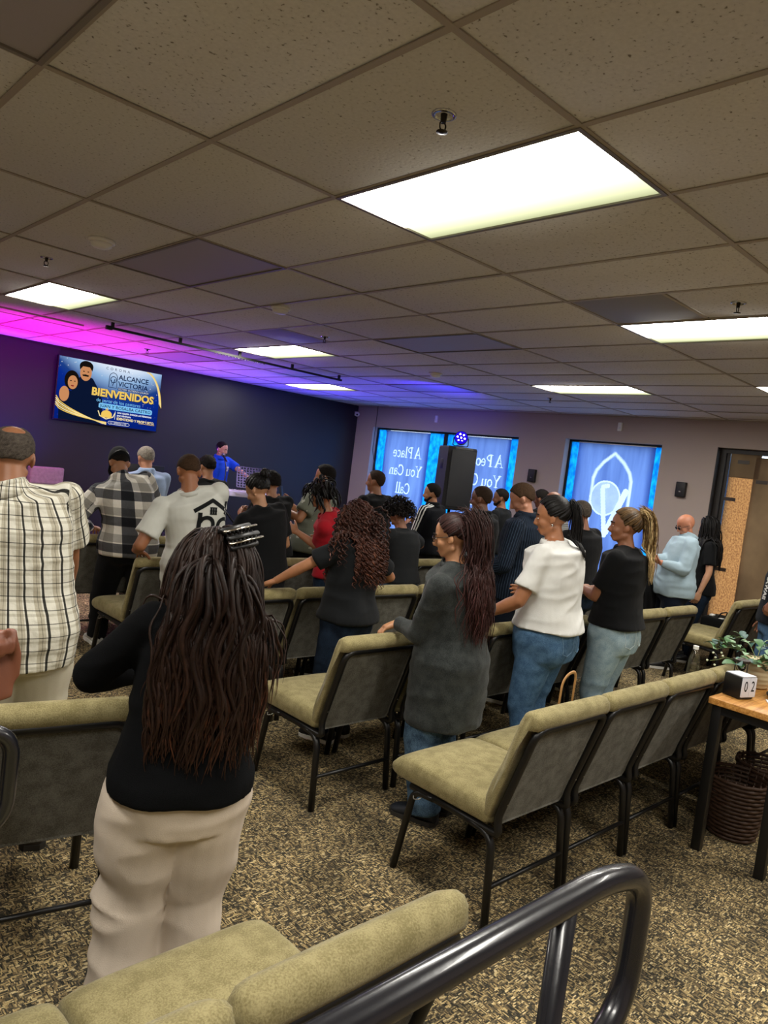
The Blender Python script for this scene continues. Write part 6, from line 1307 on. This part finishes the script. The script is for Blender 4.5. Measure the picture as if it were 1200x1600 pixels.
for k, p in enumerate([(-.06, .05, .03), (-.09, .03, .02), (-.12, .07, .03), (-.16, .08, -.01), (-.13, .05, -.03), (-.08, .07, .0)]): g = ell(G(), (0, 0, 0), (.008, .006, .006), n=8, m=6); link('bud', g.mesh('bud'), mat('pale_bud', 'c9cfae', .6), sx, p)
tr_ = empty('decor_tray', (4.08, 1.17, zt)); tag(tr_, 'dark tray filled with amber glass pebbles on the table', 'tray'); g = loft(G(), [ring((0, 0, z), (1, 0, 0), (0, 1, 0), a, a*.75, 2, 28) for z, a in ((0, .09), (.012, .1), (.02, .105), (.016, .098), (.006, .09))]); link('dish', g.mesh('dish'), mat('dark_dish', '1d140f', .4), tr_)
gs = ell(G(), (0, 0, 0), (.016, .012, .011), n=8, m=6).mesh('pebble'); gcs = []
for c in ('9a4a12', 'c27a24', '4a2210'): q = gs.copy(); q.materials.append(mat('amber_'+c, c, .15, coat=.6)); gcs.append(q)
for k in range(34):
    a = rr_.random()*6.28; r = math.sqrt(rr_.random())*.075; o = link('pebble', rr_.choice(gcs), None, tr_, (r*math.cos(a), r*.75*math.sin(a), .018+.02*(1-r/.08)+rr_.random()*.006)); o.rotation_euler = (rr_.random()*3, rr_.random()*3, rr_.random()*3)
pc = bobj('offering_envelope', (-.05, -.035, 0), (.05, .035, .004), mat('white_card', 'e2e2e4', .7), None, .001, loc=(3.93, 1.16, zt), rotz=.5); tag(pc, 'white card lying on the wooden table before the calendar', 'card')
# baskets below the table
def basket(x, y, lb):
    b_ = empty('wicker_basket', (x, y, 0)); tag(b_, lb, 'basket', 'baskets under the table'); mw = mat('dark_wicker', '3a2414', .6); 
    for k in range(15): z = .012+k*.0215; r = .115+.045*(z/.32); g = pipe(G(), [(r*math.cos(a)*(1+.02*math.cos(a*12+k*PI)), r*math.sin(a)*(1+.02*math.cos(a*12+k*PI)), z) for a in np.linspace(0, 2*PI, 73)], .009, 6, flat=1); link('woven_band', g.mesh('woven_band'), mw, b_)
    for k in range(24): a = k*2*PI/24; g = pipe(G(), [(.112*math.cos(a), .112*math.sin(a), .01), (.158*math.cos(a), .158*math.sin(a), .33)], .004, 5); link('stake', g.mesh('stake'), mw, b_)
    g = tube(G(), (0, 0, 0), (0, 0, .01), .115, .115, n=28); link('basket_base', g.mesh('basket_base', False), mw, b_)
basket(4.08, 1.32, 'round dark wicker basket on the carpet under the table'); basket(4.45, 1.30, 'second wicker basket behind the first one under the table')
# tote handle, bottle, tumbler, black coat and bag on chairs
tb_ = empty('tote_bag', (3.02, 1.80, .475)); tag(tb_, 'bag with a tan leather handle loop on a front-row seat', 'bag'); bobj('bag_body', (-.13, -.09, 0), (.13, .09, .14), mat('tan_canvas', '8d7a58', .9), tb_, .02, seg=3)
g = pipe(G(), fillet([(-.055, -.02, .12), (-.06, -.03, .36), (.05, -.03, .39), (.06, -.02, .12)], .06, 8), .008, 8, flat=.5); link('bag_handle', g.mesh('bag_handle'), mat('tan_leather', 'b88a55', .5), tb_)
bt = empty('water_bottle', (4.42, 1.78, .513)); tag(bt, 'clear plastic bottle with white cap behind the chair backs', 'bottle'); g = loft(G(), [ring((0, 0, z), (1, 0, 0), (0, 1, 0), r, r, 2, 20) for z, r in ((-.02, .03), (.0, .036), (.14, .036), (.2, .036), (.27, .034), (.32, .018), (.34, .013))]); link('bottle_body', g.mesh('bottle_body'), mat_lens(), bt); g = tube(G(), (0, 0, .335), (0, 0, .355), .016, .016, n=18); link('bottle_cap', g.mesh('bottle_cap', False), M_WHITEPL, bt)
tm = empty('tumbler', (3.97, 2.50, .885)); tag(tm, 'brushed steel tumbler held by the woman in the black tee', 'tumbler'); g = loft(G(), [ring((0, 0, z), (1, 0, 0), (0, 1, 0), r, r, 2, 24) for z, r in ((0, .03), (.01, .034), (.15, .041), (.155, .041))]); link('tumbler_body', g.mesh('tumbler_body'), mat('brushed_steel', 'a9a9a4', .3, 1), tm); g = tube(G(), (0, 0, .155), (0, 0, .165), .041, .038, n=24); link('tumbler_lid', g.mesh('tumbler_lid', False), M_BLACKPL, tm)
ct = empty('draped_coat', (7.47, 3.62, 0)); tag(ct, 'black coat draped over a chair back left of the bald man', 'coat')
def coat():
    g = G(); V = []; F = []; nu, nv = 26, 22; prof = [(-.17, .25), (-.155, .4), (-.13, .6), (-.10, .8), (-.085, .895), (-.05, .918), (-.0, .90), (.02, .82), (.06, .6), (.09, .5)]
    ps = dense(prof, .05); nv = len(ps)
    for j, p in enumerate(ps):
        for i in range(nu+1):
            x = -.27+.54*i/nu; V.append((x+.01*math.sin(j*.9), p[0]-.012*abs(math.sin(x*22+j*.25)), p[1]))
    for j in range(nv-1):
        for i in range(nu): a = j*(nu+1)+i; F.append((a, a+1, a+nu+2, a+nu+1))
    g.add(V, F); o = link('coat_cloth', g.mesh('coat_cloth'), BLK, ct); s = o.modifiers.new('s', 'SOLIDIFY'); s.thickness = .012
coat()
bg_ = empty('handbag', (7.85, 2.95, .478)); tag(bg_, 'flat black bag on a seat beside the window wall', 'bag'); bobj('bag_body', (-.19, -.12, 0), (.19, .14, .11), BLK, bg_, .03, seg=4); g = pipe(G(), fillet([(-.1, 0, .1), (-.09, -.02, .16), (.09, -.02, .16), (.1, 0, .1)], .04), .007, 6); link('bag_handle', g.mesh('bag_handle'), BLK, bg_)
for k, (x, y, lb) in enumerate(((7.78, 3.02, 'white earbud case on the flat black bag'), (7.72, 2.9, 'small white tag on the flat black bag'))): o = bobj('earbud_case' if k == 0 else 'tag_card', (-.03, -.02, 0), (.03, .02, .02 if k == 0 else .004), M_WHITEPL, None, .005 if k == 0 else .001, loc=(x, y, .589)); tag(o, lb, 'case' if k == 0 else 'tag')
